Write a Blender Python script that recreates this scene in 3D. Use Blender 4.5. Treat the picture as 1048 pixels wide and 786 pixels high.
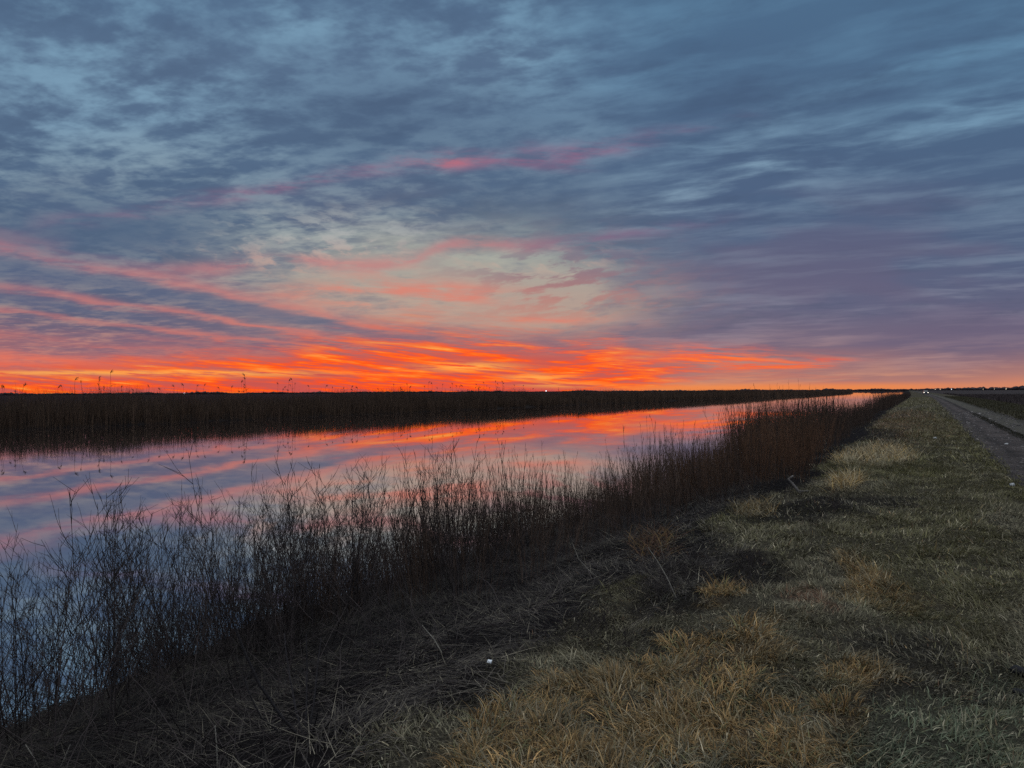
import bpy, math, random
import numpy as np
from mathutils import Vector, Matrix

for _o in list(bpy.data.objects):
    bpy.data.objects.remove(_o)
S = bpy.context.scene
COL = S.collection
RNG = np.random.default_rng(7)
random.seed(7)

# ------------------------------------------------------------------ camera
YAW = math.radians(28.5)          # the canal and the road run along +Y; the lens looks this far to their left
CAM_H = 1.6
FPX = 777.0                       # focal length in pixels of a 1048 px wide frame
fwd_h = Vector((-math.sin(YAW), math.cos(YAW), 0))
right_h = Vector((math.cos(YAW), math.sin(YAW), 0))
pitch, roll = math.radians(0.60), math.radians(0.30)
fwd = (fwd_h * math.cos(pitch) + Vector((0, 0, math.sin(pitch)))).normalized()
up0 = right_h.cross(fwd).normalized()
rt = right_h * math.cos(roll) - up0 * math.sin(roll)
up = rt.cross(fwd).normalized()
cam_d = bpy.data.cameras.new('camera')
cam = bpy.data.objects.new('camera', cam_d)
COL.objects.link(cam)
M = Matrix((rt, up, -fwd)).transposed().to_4x4()
M.translation = Vector((0, 0, CAM_H))
cam.matrix_world = M
cam_d.sensor_width = 36.0
cam_d.lens = 36.0 * FPX / 1048.0
cam_d.clip_start = 0.05
cam_d.clip_end = 40000
S.camera = cam
S.view_settings.view_transform = 'Standard'
S.view_settings.look = 'None'
S.view_settings.gamma = 1.0
S.view_settings.exposure = 0.0
S.view_settings.use_curve_mapping = False
S.cycles.max_bounces = 5
S.cycles.diffuse_bounces = 2
S.cycles.glossy_bounces = 3
S.cycles.transparent_max_bounces = 6
S.cycles.use_denoising = False

# ------------------------------------------------------------------ sky (world)
def lin(c):
    return tuple((x / 255 / 12.92) if x / 255 <= 0.04045 else ((x / 255 + 0.055) / 1.055) ** 2.4 for x in c)

world = bpy.data.worlds.new("World")
S.world = world
world.use_nodes = True
world.cycles.sampling_method = 'MANUAL'
world.cycles.sample_map_resolution = 512
NT = world.node_tree
NT.nodes.clear()

class Q:
    """a scalar socket with arithmetic"""
    def __init__(self, s): self.s = s
    def __add__(a, b): return mth('ADD', a, b)
    __radd__ = __add__
    def __sub__(a, b): return mth('SUBTRACT', a, b)
    def __rsub__(a, b): return mth('SUBTRACT', b, a)
    def __mul__(a, b): return mth('MULTIPLY', a, b)
    __rmul__ = __mul__
    def __truediv__(a, b): return mth('DIVIDE', a, b)
    def __rtruediv__(a, b): return mth('DIVIDE', b, a)
    def __neg__(a): return mth('MULTIPLY', a, -1.0)

def plug(sock, v):
    if isinstance(v, Q): NT.links.new(v.s, sock)
    elif hasattr(v, 'node'): NT.links.new(v, sock)
    else: sock.default_value = v

def mth(op, a, b=0.0, clamp=False):
    n = NT.nodes.new('ShaderNodeMath'); n.operation = op; n.use_clamp = clamp
    plug(n.inputs[0], a); plug(n.inputs[1], b)
    return Q(n.outputs[0])

def sstep(x, a, b):
    n = NT.nodes.new('ShaderNodeMapRange'); n.interpolation_type = 'SMOOTHSTEP'
    plug(n.inputs['Value'], x)
    lo, hi, t0, t1 = (a, b, 0.0, 1.0) if a < b else (b, a, 1.0, 0.0)
    n.inputs['From Min'].default_value = lo; n.inputs['From Max'].default_value = hi
    n.inputs['To Min'].default_value = t0; n.inputs['To Max'].default_value = t1
    return Q(n.outputs[0])

def gauss(x, c, w):
    d = (x - c) / w
    return mth('POWER', 2.71828, -(d * d))

def blob(cx, cy, wx, wy):
    dx = (PX - cx) / wx; dy = (PY - cy) / wy
    return mth('POWER', 2.71828, -(dx * dx + dy * dy))

def clamp01(x): return mth('ADD', x, 0.0, True)

def vec(x, y, z=0.0):
    n = NT.nodes.new('ShaderNodeCombineXYZ')
    plug(n.inputs[0], x); plug(n.inputs[1], y); plug(n.inputs[2], z)
    return n.outputs[0]

def noise(v, scale, detail=4, rough=0.55, dist=0.0, lac=2.0):
    n = NT.nodes.new('ShaderNodeTexNoise')
    NT.links.new(v, n.inputs['Vector'])
    n.inputs['Scale'].default_value = scale; n.inputs['Detail'].default_value = detail
    n.inputs['Roughness'].default_value = rough; n.inputs['Distortion'].default_value = dist
    n.inputs['Lacunarity'].default_value = lac
    return Q(n.outputs[0])

def mixc(f, a, b):
    n = NT.nodes.new('ShaderNodeMix'); n.data_type = 'RGBA'; n.clamp_factor = True
    plug(n.inputs[0], f)
    for i, c in ((6, a), (7, b)):
        if isinstance(c, tuple): n.inputs[i].default_value = (*c, 1)
        else: NT.links.new(c, n.inputs[i])
    return n.outputs[2]

def ramp(x, stops):
    n = NT.nodes.new('ShaderNodeValToRGB')
    plug(n.inputs[0], x)
    e = n.color_ramp.elements
    while len(e) < len(stops): e.new(0.5)
    for el_, (p, c) in zip(e, stops):
        el_.position = p; el_.color = (*lin(c), 1)
    return n.outputs[0]

def pline(x, pts):
    """piecewise linear function of x through points (x, y)"""
    n = NT.nodes.new('ShaderNodeFloatCurve')
    x0, x1 = pts[0][0], pts[-1][0]
    ys = [p[1] for p in pts]; y0, y1 = min(ys), max(ys)
    if y1 - y0 < 1e-6: y1 = y0 + 1
    t = (x - x0) / (x1 - x0)
    NT.links.new(clamp01(t).s, n.inputs['Value'])
    cv = n.mapping.curves[0]
    P = [((p[0] - x0) / (x1 - x0), (p[1] - y0) / (y1 - y0)) for p in pts]
    cv.points[0].location = P[0]; cv.points[1].location = P[-1]
    for p in P[1:-1]: cv.points.new(*p)
    n.mapping.update()
    return Q(n.outputs[0]) * (y1 - y0) + y0

tc = NT.nodes.new('ShaderNodeTexCoord')
sx = NT.nodes.new('ShaderNodeSeparateXYZ')
NT.links.new(tc.outputs['Generated'], sx.inputs[0])
DX, DY, DZ = (Q(sx.outputs[i]) for i in range(3))
Fd = DX * fwd_h.x + DY * fwd_h.y          # towards the sunrise
Rd = DX * right_h.x + DY * right_h.y      # to its right
Zd = mth('MAXIMUM', DZ, 0.0)
fc = mth('MAXIMUM', Fd, 0.42)
# bearings on the sky, in units of 1/777 of the distance to the sunrise
PX = Rd / fc * FPX + 524.0
PY = 403.0 - Zd / fc * FPX
# the cloud deck seen from below: a plane overhead
kz = Zd + 0.075
CX, CY = Rd / kz, Fd / kz
deck = vec(CX, CY)

w1 = noise(deck, 0.9, 3, 0.5) - 0.5
w2 = noise(vec(CX + 31.0, CY - 17.0), 1.1, 3, 0.5) - 0.5
wpx = noise(vec(PX * 0.0045, PY * 0.011), 1.0, 4, 0.55) - 0.5
wpy = noise(vec(PX * 0.0045 + 9.0, PY * 0.013 + 4.0), 1.0, 4, 0.55) - 0.5

hgt = (403.0 - PY) / 403.0      # 0 at the horizon, 1 at the top of the frame
hw = hgt + wpy * 0.10
# cloud body colour, left and right
bodyL = ramp(hw, [(0.0, (176, 104, 100)), (0.06, (138, 104, 116)), (0.16, (101, 96, 122)), (0.26, (83, 96, 125)), (0.42, (77, 99, 128)),
                  (0.62, (81, 105, 134)), (0.85, (86, 110, 139)), (1.0, (82, 108, 138))])
bodyR = ramp(hw, [(0.0, (206, 132, 104)), (0.035, (168, 119, 114)), (0.10, (114, 100, 122)), (0.20, (92, 94, 123)), (0.34, (79, 93, 124)),
                  (0.5, (74, 95, 126)), (0.72, (73, 99, 130)), (1.0, (75, 106, 137))])
gapL = ramp(hw, [(0.0, (250, 150, 80)), (0.10, (214, 142, 122)), (0.22, (182, 160, 148)), (0.34, (164, 168, 166)), (0.48, (140, 158, 168)),
                 (0.7, (122, 154, 178)), (1.0, (120, 158, 184))])
gapR = ramp(hw, [(0.0, (248, 160, 90)), (0.06, (186, 142, 134)), (0.16, (134, 126, 146)), (0.3, (122, 134, 156)), (0.5, (126, 152, 174)),
                 (0.8, (102, 142, 172)), (1.0, (98, 138, 168))])
side = sstep(PX + wpx * 160.0, 480.0, 720.0)
body = mixc(side, bodyL, bodyR)
gapc = mixc(side, gapL, gapR)

# broken altocumulus: two scales on the deck, drawn out across the wind
streak = noise(vec(PX * 0.010 + wpx * 0.8, (PY - PX * 0.055) * 0.10 + wpy * 1.0), 1.0, 5, 0.62)
soft = noise(vec(PX * 0.012 + 5.0 + wpy, PY * 0.050 + 3.0 + wpx * 2.0), 1.0, 5, 0.6)
def deckv(ax, ay, rot, ox=0.0, wp=0.16):
    c, s = math.cos(rot), math.sin(rot)
    a = CX * c + CY * s; b = CY * c - CX * s
    return vec((a + w1 * wp) * ax + ox, (b + w2 * wp) * ay)
cellsL = noise(deckv(1.0, 1.25, -0.35), 6.5, 4, 0.58, 0.0)
cellsM = noise(deckv(1.0, 1.5, -0.4, 4.0), 1.7, 6, 0.62, 0.0)
bandsR = noise(deckv(0.80, 1.9, -0.42, 11.0, 0.3), 2.3, 6, 0.60, 0.0)
fineR = noise(vec(PX * 0.006 + wpx * 0.6, (PY + (PX - 700.0) * 0.05) * 0.075 + wpy * 1.5), 1.0, 5, 0.58)
broad = noise(deckv(0.7, 1.0, -0.4, 23.0), 0.62, 4, 0.5)

ridn = noise(deckv(1.0, 1.3, -0.3, 41.0), 4.2, 4, 0.55)
rid = 1.0 - mth('ABSOLUTE', ridn * 2.0 - 1.0) * 2.6          # thin bright seams between the cloudlets
mot = sstep(cellsL * 0.60 + cellsM * 0.54 + broad * 0.25 + rid * 0.13, 0.69, 0.95)
ridRn = noise(deckv(0.62, 1.6, -0.42, 57.0, 0.5), 1.5, 4, 0.52)
ridR = 1.0 - mth('ABSOLUTE', ridRn * 2.0 - 1.0) * 3.2
motR = sstep(bandsR * 0.66 + cellsM * 0.24 + broad * 0.2 + cellsL * 0.18 + ridR * 0.16, 0.67, 1.0)
lowR = sstep(PY, 205.0, 290.0)
motR = motR * (1.0 - lowR) + sstep(fineR * 0.8 + bandsR * 0.2, 0.44, 0.64) * lowR * 0.95
# where the deck is thin
thin = (0.48 + blob(95, 95, 200, 95) * 0.45 + blob(575, 65, 140, 60) * 0.62 + blob(200, 140, 120, 60) * 0.15
        + blob(345, 238, 120, 28) * 1.1 + blob(250, 30, 90, 30) * -0.12 + blob(300, 25, 60, 20) * 0.4 + blob(60, 205, 120, 20) * -0.15
        - blob(430, 110, 170, 45) * 0.30 - blob(190, 238, 230, 26) * 0.55 - blob(560, 215, 130, 28) * 0.35 - blob(190, 45, 60, 30) * 0.25)
bandR1 = gauss(PY, pline(PX, [(500, 262), (600, 240), (700, 205), (790, 172), (900, 142), (1048, 108)]) + wpy * 30.0, 26.0)
bandR2 = gauss(PY, pline(PX, [(560, 150), (650, 158), (740, 150), (860, 92), (1048, 40)]) + wpy * 30.0, 20.0)
right_in = sstep(PX, 500.0, 620.0)
thinR = 0.50 + bandR1 * 0.9 * right_in + bandR2 * 0.4 * right_in + lowR * 0.16 - blob(820, 70, 170, 45) * 0.12 + blob(640, 62, 90, 50) * 0.5
lum = (mot * thin) * (1.0 - side) + (motR * thinR) * side
col = mixc(clamp01(lum), body, gapc)
# darker folds in the deck
fold = sstep(cellsM * 0.55 + broad * 0.25 + cellsL * 0.2, 0.52, 0.36) * 0.34 * sstep(PY, 390.0, 320.0)
col = mixc(fold, col, lin((58, 74, 102)))
mass_ = clamp01(blob(430, 118, 190, 48) + blob(560, 222, 150, 26) * 0.9 + blob(150, 232, 260, 24) * 0.7 + blob(880, 120, 150, 40) * 0.6 + blob(760, 75, 160, 50) * 0.4 + blob(930, 235, 160, 40) * 0.5)
col = mixc(mass_ * 0.34 * (0.5 + sstep(broad * 0.5 + cellsM * 0.5, 0.60, 0.42)), col, lin((64, 84, 113)))
# violet tint drifting through the lower right
viol = sstep(noise(vec(PX * 0.004, PY * 0.016), 1.0, 3, 0.5), 0.46, 0.62) * sstep(PY, 150.0, 300.0) * sstep(PY, 402.0, 350.0) * 0.55
col = mixc(viol, col, lin((100, 92, 120)))

# ---- the pale opening above the sunrise
wy = PY + wpy * 46.0
wx = PX + wpx * 120.0
def blobw(cx, cy, ax, ay):
    dx = (wx - cx) / ax; dy = (wy - cy) / ay
    return mth('POWER', 2.71828, -(dx * dx + dy * dy))
pale = clamp01((blobw(430, 286, 165, 46) * 1.1 + blobw(540, 308, 120, 34) * 0.75 + blobw(470, 322, 150, 18) * 0.5) * (0.55 + 0.6 * sstep(soft, 0.3, 0.6)))
col = mixc(pale * 0.76, col, mixc(sstep(PY, 250.0, 330.0), lin((174, 178, 164)), lin((190, 164, 146))))
# bright broken flecks along its upper edge
fleck = sstep(noise(vec(PX * 0.028 + wpx * 1.5, PY * 0.075 + wpy * 2.5 - PX * 0.010), 1.0, 5, 0.6), 0.48, 0.62) * clamp01(blob(345, 240, 110, 24) + blob(560, 268, 70, 16) * 0.6 + blob(300, 268, 90, 14) * 0.6)
col = mixc(fleck * 0.75, col, mixc(sstep(PY, 235.0, 275.0), lin((168, 172, 172)), lin((206, 166, 150))))
# ragged small cloudlets over its right-hand edge
rag = sstep(noise(vec(PX * 0.021 + wpx, PY * 0.085 + wpy * 1.5 + PX * 0.012), 1.0, 5, 0.62), 0.46, 0.60) * blob(575, 290, 105, 42)
col = mixc(rag * 0.85, col, mixc(sstep(PY, 260.0, 330.0), lin((122, 104, 124)), lin((190, 122, 112))))

# ---- coral light on the undersides
coral_hi = lin((178, 102, 122)); coral_mid = lin((214, 124, 116)); coral_lo = lin((240, 112, 78))
# pink on the cloud edge around the opening
edge = gauss(PY, pline(PX, [(120, 262), (210, 278), (290, 268), (360, 274), (420, 266), (480, 250), (540, 252), (640, 244), (700, 236), (780, 226)])
             + wpy * 40.0, 6.5) * sstep(PX, 120.0, 240.0) * sstep(PX, 800.0, 600.0) * sstep(soft, 0.34, 0.58)
col = mixc(edge * 0.62, col, mixc(sstep(PX, 480.0, 600.0), lin((190, 116, 122)), lin((128, 92, 124))))
# pink clouds hanging in the opening
pinkc = clamp01(blobw(430, 303, 80, 11) * 1.15 + blobw(330, 300, 60, 9) * 0.6 + blobw(380, 318, 80, 7) * 0.6 + blobw(400, 296, 60, 22) * 0.45 + blobw(545, 328, 60, 5) * 0.9 + blobw(420, 340, 120, 9) * 0.35)
col = mixc(pinkc * sstep(soft * 0.6 + streak * 0.4, 0.40, 0.60) * 0.9, col, lin((216, 128, 112)))
# the high rose streak
hi = gauss(PY, pline(PX, [(30, 226), (110, 216), (200, 204), (290, 188), (380, 172), (450, 165), (520, 160), (600, 156), (670, 144), (760, 128)])
           + wpy * 42.0, 8.0)
hi_amt = pline(PX, [(20, 0.0), (90, 0.25), (170, 0.34), (230, 0.5), (300, 0.72), (370, 0.5), (420, 0.8), (460, 1.0), (500, 0.6), (545, 0.85), (610, 0.6),
                    (660, 0.35), (740, 0.12), (800, 0.0)])
col = mixc(hi * hi_amt * (0.12 + 0.88 * sstep(soft * 0.6 + streak * 0.4, 0.42, 0.62)) * 0.85, col, mixc(blob(455, 165, 40, 12), lin((158, 96, 126)), lin((192, 106, 120))))

# streaks on the left that run together towards a point on the horizon
leftm = sstep(PX, 560.0, 380.0)
q = (400.0 + wpy * 24.0 + (soft - 0.5) * 10.0 + (streak - 0.5) * 14.0 - PY) / mth('MAXIMUM', 700.0 - PX, 60.0) + wpx * 0.012
qn = noise(vec(q * 34.0, PX * 0.0028 + wpx * 0.5), 1.0, 5, 0.62)
qf = noise(vec(q * 95.0 + 3.0, PX * 0.006), 1.0, 4, 0.6)
pq = (gauss(q, 0.216, 0.012) * 0.78 + gauss(q, 0.236, 0.007) * 0.15 + gauss(q, 0.155, 0.0065) * 0.8 + gauss(q, 0.119, 0.005) * 0.7
      + sstep(q, 0.120, 0.04) * (0.55 + 1.0 * sstep(qn * 0.6 + qf * 0.4, 0.40, 0.62)))
darkq = gauss(q, 0.188, 0.017) * 1.25 + gauss(q, 0.138, 0.008) * 0.8 * sstep(PX, 250.0, 90.0)
col = mixc(clamp01(darkq) * leftm * 0.62, col, lin((84, 96, 126)))
lit_left = ramp(hgt, [(0.0, (255, 82, 36)), (0.05, (248, 94, 54)), (0.10, (232, 116, 92)), (0.18, (208, 120, 110)), (0.30, (194, 122, 122)), (0.42, (164, 114, 130))])
amt = clamp01(pq) * leftm * (0.34 + 0.66 * sstep(qn * 0.4 + soft * 0.3 + streak * 0.3, 0.40, 0.58))
col = mixc(clamp01(amt) * 0.92, col, lit_left)

# ---- the burning band on the horizon
reach = pline(PX, [(-200, 26), (0, 30), (150, 38), (260, 48), (340, 62), (420, 70), (500, 68), (570, 58), (620, 56), (670, 40), (740, 37), (800, 31), (850, 20), (900, 8), (1000, 3), (1200, 2)])
above = (403.0 - PY) / mth('MAXIMUM', reach + (streak - 0.5) * 50.0 + (soft - 0.5) * 40.0, 1.5)
fire_m = sstep(above, 1.25, 0.60) * (1.0 - 0.8 * sstep(PX, 650.0, 740.0) * sstep(PY, 379.0, 386.0))
stri = noise(vec(PX * 0.0085 + wpx * 0.5, (PY - 402.0 - (PX - 560.0) * pline(PX, [(200, 0.13), (520, 0.12), (640, -0.03), (900, -0.03)])) * 0.12), 1.0, 6, 0.64)
strf = noise(vec(PX * 0.02 + 8.0, (PY - (PX - 560.0) * 0.06) * 0.30), 1.0, 4, 0.6)
burn = sstep(stri * 0.66 + strf * 0.34, 0.44, 0.57)
fire_hot = ramp(stri * 0.6 + strf * 0.4, [(0.30, (226, 66, 30)), (0.42, (252, 66, 20)), (0.51, (255, 80, 22)), (0.58, (255, 114, 38)), (0.67, (255, 172, 78))])
fire_cool = mixc(sstep(PX, 620.0, 760.0), lin((172, 92, 92)), lin((186, 122, 108)))
hot_core = clamp01(blob(500, 382, 180, 24) * 1.1 + blob(752, 368, 90, 8) * sstep(stri * 0.6 + strf * 0.4, 0.40, 0.5) * 1.8 + blob(330, 380, 190, 16) * 0.75 + sstep(PY, 382.0, 398.0) * sstep(PX, 700.0, 560.0) * 0.7)
fire = mixc(clamp01(burn * (0.62 + 0.4 * hot_core) + hot_core * 0.30), fire_cool, fire_hot)
col = mixc(fire_m * (0.30 + 0.70 * clamp01(hot_core + burn * 0.75)), col, fire)
wing = clamp01(blobw(748, 366, 78, 7.5) * 1.3 + blob(845, 372, 26, 2.2) * 0.7) * sstep(strf * 0.65 + streak * 0.35, 0.42, 0.56)
gapw = blob(660, 366, 34, 12)
col = mixc(gapw * 0.5, col, lin((176, 112, 108)))
col = mixc(wing * 0.88, col, mixc(sstep(strf, 0.45, 0.62), lin((246, 88, 48)), lin((255, 118, 52))))
# yellow glints in the hottest part
glint = clamp01(blob(478, 377, 46, 4.5) + blob(550, 388, 34, 4) * 0.9 + blob(575, 396, 40, 3) * 0.7 + blob(250, 383, 110, 3.5) * 0.7 + blob(60, 381, 150, 2.6) * 0.8)
col = mixc(glint * sstep(strf, 0.36, 0.54) * 0.9, col, lin((255, 176, 84)))
# thin gold line along the horizon to the right
gold = sstep(PY, 393.0, 400.0) * sstep(PX, 560.0, 700.0) * sstep(PX, 1500.0, 1000.0)
col = mixc(gold * 0.8, col, mixc(sstep(PX, 880.0, 1040.0), lin((240, 138, 72)), lin((206, 132, 104))))

# the sky behind and straight overhead, out of view: brightened to light the grass
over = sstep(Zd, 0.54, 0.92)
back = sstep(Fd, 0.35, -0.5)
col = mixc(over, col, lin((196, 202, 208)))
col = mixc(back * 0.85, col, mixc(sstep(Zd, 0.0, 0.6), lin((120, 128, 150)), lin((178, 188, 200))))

# a faint clear-air glow of the sun still below the horizon
nis = NT.nodes.new('ShaderNodeTexSky'); nis.sky_type = 'NISHITA'; nis.sun_disc = False
nis.sun_elevation = math.radians(-1.5); nis.sun_rotation = -YAW
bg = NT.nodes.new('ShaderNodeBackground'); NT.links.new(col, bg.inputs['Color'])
stn = (1.0 + over * SKY_OVER_BOOST) if (SKY_OVER_BOOST := 1.6) else 1.0  # extra strength overhead, added to lift the light on the ground
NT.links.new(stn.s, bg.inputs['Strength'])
bg2 = NT.nodes.new('ShaderNodeBackground'); NT.links.new(nis.outputs[0], bg2.inputs['Color']); bg2.inputs['Strength'].default_value = 0.02
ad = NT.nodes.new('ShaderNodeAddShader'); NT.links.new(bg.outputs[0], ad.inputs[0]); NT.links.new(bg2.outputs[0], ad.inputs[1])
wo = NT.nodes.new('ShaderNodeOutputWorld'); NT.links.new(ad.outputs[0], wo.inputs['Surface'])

# ------------------------------------------------------------------ helpers
def smooth(a, b, x):
    t = np.clip((np.asarray(x, float) - a) / (b - a), 0, 1)
    return t * t * (3 - 2 * t)

_TAB = np.random.default_rng(99).random((256, 256))
def vnoise(x, y):
    x = np.asarray(x, float); y = np.asarray(y, float)
    xi = np.floor(x).astype(int); yi = np.floor(y).astype(int)
    fx = x - xi; fy = y - yi
    fx = fx * fx * (3 - 2 * fx); fy = fy * fy * (3 - 2 * fy)
    a = _TAB[xi & 255, yi & 255]; b = _TAB[(xi + 1) & 255, yi & 255]
    c = _TAB[xi & 255, (yi + 1) & 255]; d = _TAB[(xi + 1) & 255, (yi + 1) & 255]
    return (a * (1 - fx) + b * fx) * (1 - fy) + (c * (1 - fx) + d * fx) * fy

def fbm(x, y, o=4, g=0.5):
    s = 0; a = 1; t = 0
    for i in range(o):
        s = s + a * vnoise(x * 2 ** i + 17.3 * i, y * 2 ** i + 5.1 * i); t += a; a *= g
    return s / t

def mesh_np(name, V, faces, mat, col=None, parent=None, smooth_sh=False):
    """one mesh object from arrays; faces is one array or a list of arrays (n,3)/(n,4)"""
    if not isinstance(faces, (list, tuple)): faces = [faces]
    faces = [np.asarray(f, np.int32) for f in faces if len(f)]
    me = bpy.data.meshes.new(name)
    V = np.ascontiguousarray(V, np.float32)
    me.vertices.add(len(V)); me.vertices.foreach_set('co', V.ravel())
    nl = sum(f.size for f in faces); npoly = sum(len(f) for f in faces)
    me.loops.add(nl); me.loops.foreach_set('vertex_index', np.concatenate([f.ravel() for f in faces]))
    me.polygons.add(npoly)
    tot = np.concatenate([np.full(len(f), f.shape[1], np.int32) for f in faces])
    me.polygons.foreach_set('loop_start', np.concatenate([[0], np.cumsum(tot)[:-1]]).astype(np.int32))
    if smooth_sh: me.polygons.foreach_set('use_smooth', np.ones(npoly, bool))
    if col is not None:
        at = me.color_attributes.new('tint', 'FLOAT_COLOR', 'POINT')
        c4 = np.ones((len(V), 4), np.float32); c4[:, :3] = col
        at.data.foreach_set('color', c4.ravel())
    me.update(calc_edges=True); me.validate()
    me.materials.append(mat)
    o = bpy.data.objects.new(name, me); COL.objects.link(o)
    if parent is not None: o.parent = parent
    return o

def tag(o, label=None, cat=None, group=None, kind=None):
    if label: o['label'] = label
    if cat: o['category'] = cat
    if group: o['group'] = group
    if kind: o['kind'] = kind
    return o

def empty(name, loc, rz=0.0):
    o = bpy.data.objects.new(name, None); COL.objects.link(o)
    o.location = loc; o.rotation_euler = (0, 0, rz); o.empty_display_size = 0.1
    return o

def copy_tree(o, parent=None):
    c = o.copy(); COL.objects.link(c)
    if parent is not None: c.parent = parent
    for ch in list(KIDS.get(o.name, [])):
        d = ch.copy(); COL.objects.link(d); d.parent = c
        KIDS.setdefault(c.name, []).append(d)
    return c
KIDS = {}
def child(p, o):
    o.parent = p; KIDS.setdefault(p.name, []).append(o); return o

def material(name, base=None, rough=0.9, var=0.25, vscale=30.0, attr=True, spec=0.2, bump=0.0, bscale=60.0, trans=0.0, orand=0.0):
    m = bpy.data.materials.new(name); m.use_nodes = True
    nt = m.node_tree; b = nt.nodes['Principled BSDF']
    b.inputs['Roughness'].default_value = rough
    b.inputs['Specular IOR Level'].default_value = spec
    t = nt.nodes.new('ShaderNodeTexCoord')
    nz = nt.nodes.new('ShaderNodeTexNoise'); nz.inputs['Scale'].default_value = vscale; nz.inputs['Detail'].default_value = 5
    nz.inputs['Roughness'].default_value = 0.6
    nt.links.new(t.outputs['Object'], nz.inputs['Vector'])
    mr = nt.nodes.new('ShaderNodeMapRange')
    mr.inputs['From Min'].default_value = 0.3; mr.inputs['From Max'].default_value = 0.7
    mr.inputs['To Min'].default_value = 1 - var; mr.inputs['To Max'].default_value = 1 + var
    nt.links.new(nz.outputs[0], mr.inputs['Value'])
    mx = nt.nodes.new('ShaderNodeVectorMath'); mx.operation = 'SCALE'
    if attr:
        a = nt.nodes.new('ShaderNodeAttribute'); a.attribute_name = 'tint'
        nt.links.new(a.outputs['Color'], mx.inputs[0])
    else:
        mx.inputs[0].default_value = base
    if orand:
        oi = nt.nodes.new('ShaderNodeObjectInfo'); r2 = nt.nodes.new('ShaderNodeMapRange')
        r2.inputs['To Min'].default_value = 1 - orand; r2.inputs['To Max'].default_value = 1 + orand
        nt.links.new(oi.outputs['Random'], r2.inputs['Value'])
        mm = nt.nodes.new('ShaderNodeMath'); mm.operation = 'MULTIPLY'
        nt.links.new(mr.outputs[0], mm.inputs[0]); nt.links.new(r2.outputs[0], mm.inputs[1]); nt.links.new(mm.outputs[0], mx.inputs['Scale'])
    else: nt.links.new(mr.outputs[0], mx.inputs['Scale'])
    nt.links.new(mx.outputs[0], b.inputs['Base Color'])
    if bump:
        n2 = nt.nodes.new('ShaderNodeTexNoise'); n2.inputs['Scale'].default_value = bscale; n2.inputs['Detail'].default_value = 6
        nt.links.new(t.outputs['Object'], n2.inputs['Vector'])
        bp = nt.nodes.new('ShaderNodeBump'); bp.inputs['Strength'].default_value = bump; bp.inputs['Distance'].default_value = 0.03
        nt.links.new(n2.outputs[0], bp.inputs['Height']); nt.links.new(bp.outputs[0], b.inputs['Normal'])
    if trans:
        tr = nt.nodes.new('ShaderNodeBsdfTranslucent'); nt.links.new(mx.outputs[0], tr.inputs['Color'])
        ms = nt.nodes.new('ShaderNodeMixShader'); ms.inputs[0].default_value = trans
        out = nt.nodes['Material Output']
        nt.links.new(b.outputs[0], ms.inputs[1]); nt.links.new(tr.outputs[0], ms.inputs[2]); nt.links.new(ms.outputs[0], out.inputs['Surface'])
    return m

# ------------------------------------------------------------------ lie of the land
WATER_Z = -1.9
def bend(Y):
    Y = np.asarray(Y, float)
    t = np.clip(Y - 100, 0, 220)
    return -1.8 * (t / 220) ** 2 - 0.01636 * np.clip(Y - 320, 0, None)

PX_ = np.array([-30000, -400, -120, -96, -88, -83, -80.6, -78, -70, -13, -10.3, -8.7, -7.3, -5.5, -4, -3, -2.3, -1.2, 1.2, 1.42, 1.7, 2.7, 2.92, 3.15, 4.3, 4.6, 5.0, 8.4, 10.5, 14, 40, 30000])
PZ_ = np.array([-0.5, -0.5, -0.5, -0.6, -0.75, -1.1, -1.9, -2.7, -3.2, -3.2, -2.5, -1.93, -1.45, -0.93, -0.55, -0.26, -0.06, 0.0, 0.0, -0.03, -0.085, -0.07, -0.01, -0.075, -0.07, -0.01, 0.0, -0.05, -0.5, -0.6, -0.6, -0.6])
def ground_z(X, Y, bumps=True):
    X = np.asarray(X, float); Y = np.asarray(Y, float)
    xl = X - bend(Y)
    wob = (fbm(Y * 0.35, xl * 0 + 3.7, 3) - 0.5)
    amp = smooth(-9, -6, xl) * smooth(10, 2.5, xl) + smooth(-80, -84, xl)
    z = np.interp(xl + wob * (0.5 + 0.5 * smooth(-6.5, -8.5, xl)) * smooth(1.2, 0.5, xl) * smooth(-60, -12, xl) + wob * 6 * smooth(-60, -78, xl), PX_, PZ_)
    if bumps:
        near = smooth(120, 30, np.hypot(X, Y))
        off_road = np.clip(smooth(1.55, 1.1, xl) + smooth(4.4, 4.9, xl), 0, 1)
        z = z + near * off_road * ((fbm(X * 0.9, Y * 0.9, 3) - 0.5) * 0.16 + (fbm(X * 3.3 + 9, Y * 3.3, 3) - 0.5) * 0.075) * smooth(-9.5, -8, xl)
        z = z + near * (1 - off_road) * (fbm(X * 5 + 3, Y * 2.2, 3) - 0.5) * 0.03
    return z

def ray(px, py):
    """direction through a point of the 1048 x 786 photograph"""
    d = M.to_3x3() @ Vector(((px - 524) / FPX, -(py - 393) / FPX, -1.0))
    return np.array(d)
_T = np.geomspace(1.5, 400, 2200)
def spot(px, py, zoff=0.0):
    """where the sight line through a point of the photograph meets the land"""
    d = ray(px, py); p = np.array([0, 0, CAM_H])
    Pt = p[None] + d[None] * _T[:, None]
    hit = np.nonzero(Pt[:, 2] <= ground_z(Pt[:, 0], Pt[:, 1]) + zoff)[0]
    return Pt[hit[0] if len(hit) else -1]

def in_view(X, Y, pad=0.03):
    f = X * fwd_h.x + Y * fwd_h.y; r = X * right_h.x + Y * right_h.y
    return (f > 0.3) & (np.abs(r / np.maximum(f, 0.01)) < 0.675 + pad + 0.6 / np.maximum(f, 0.3))

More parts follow.
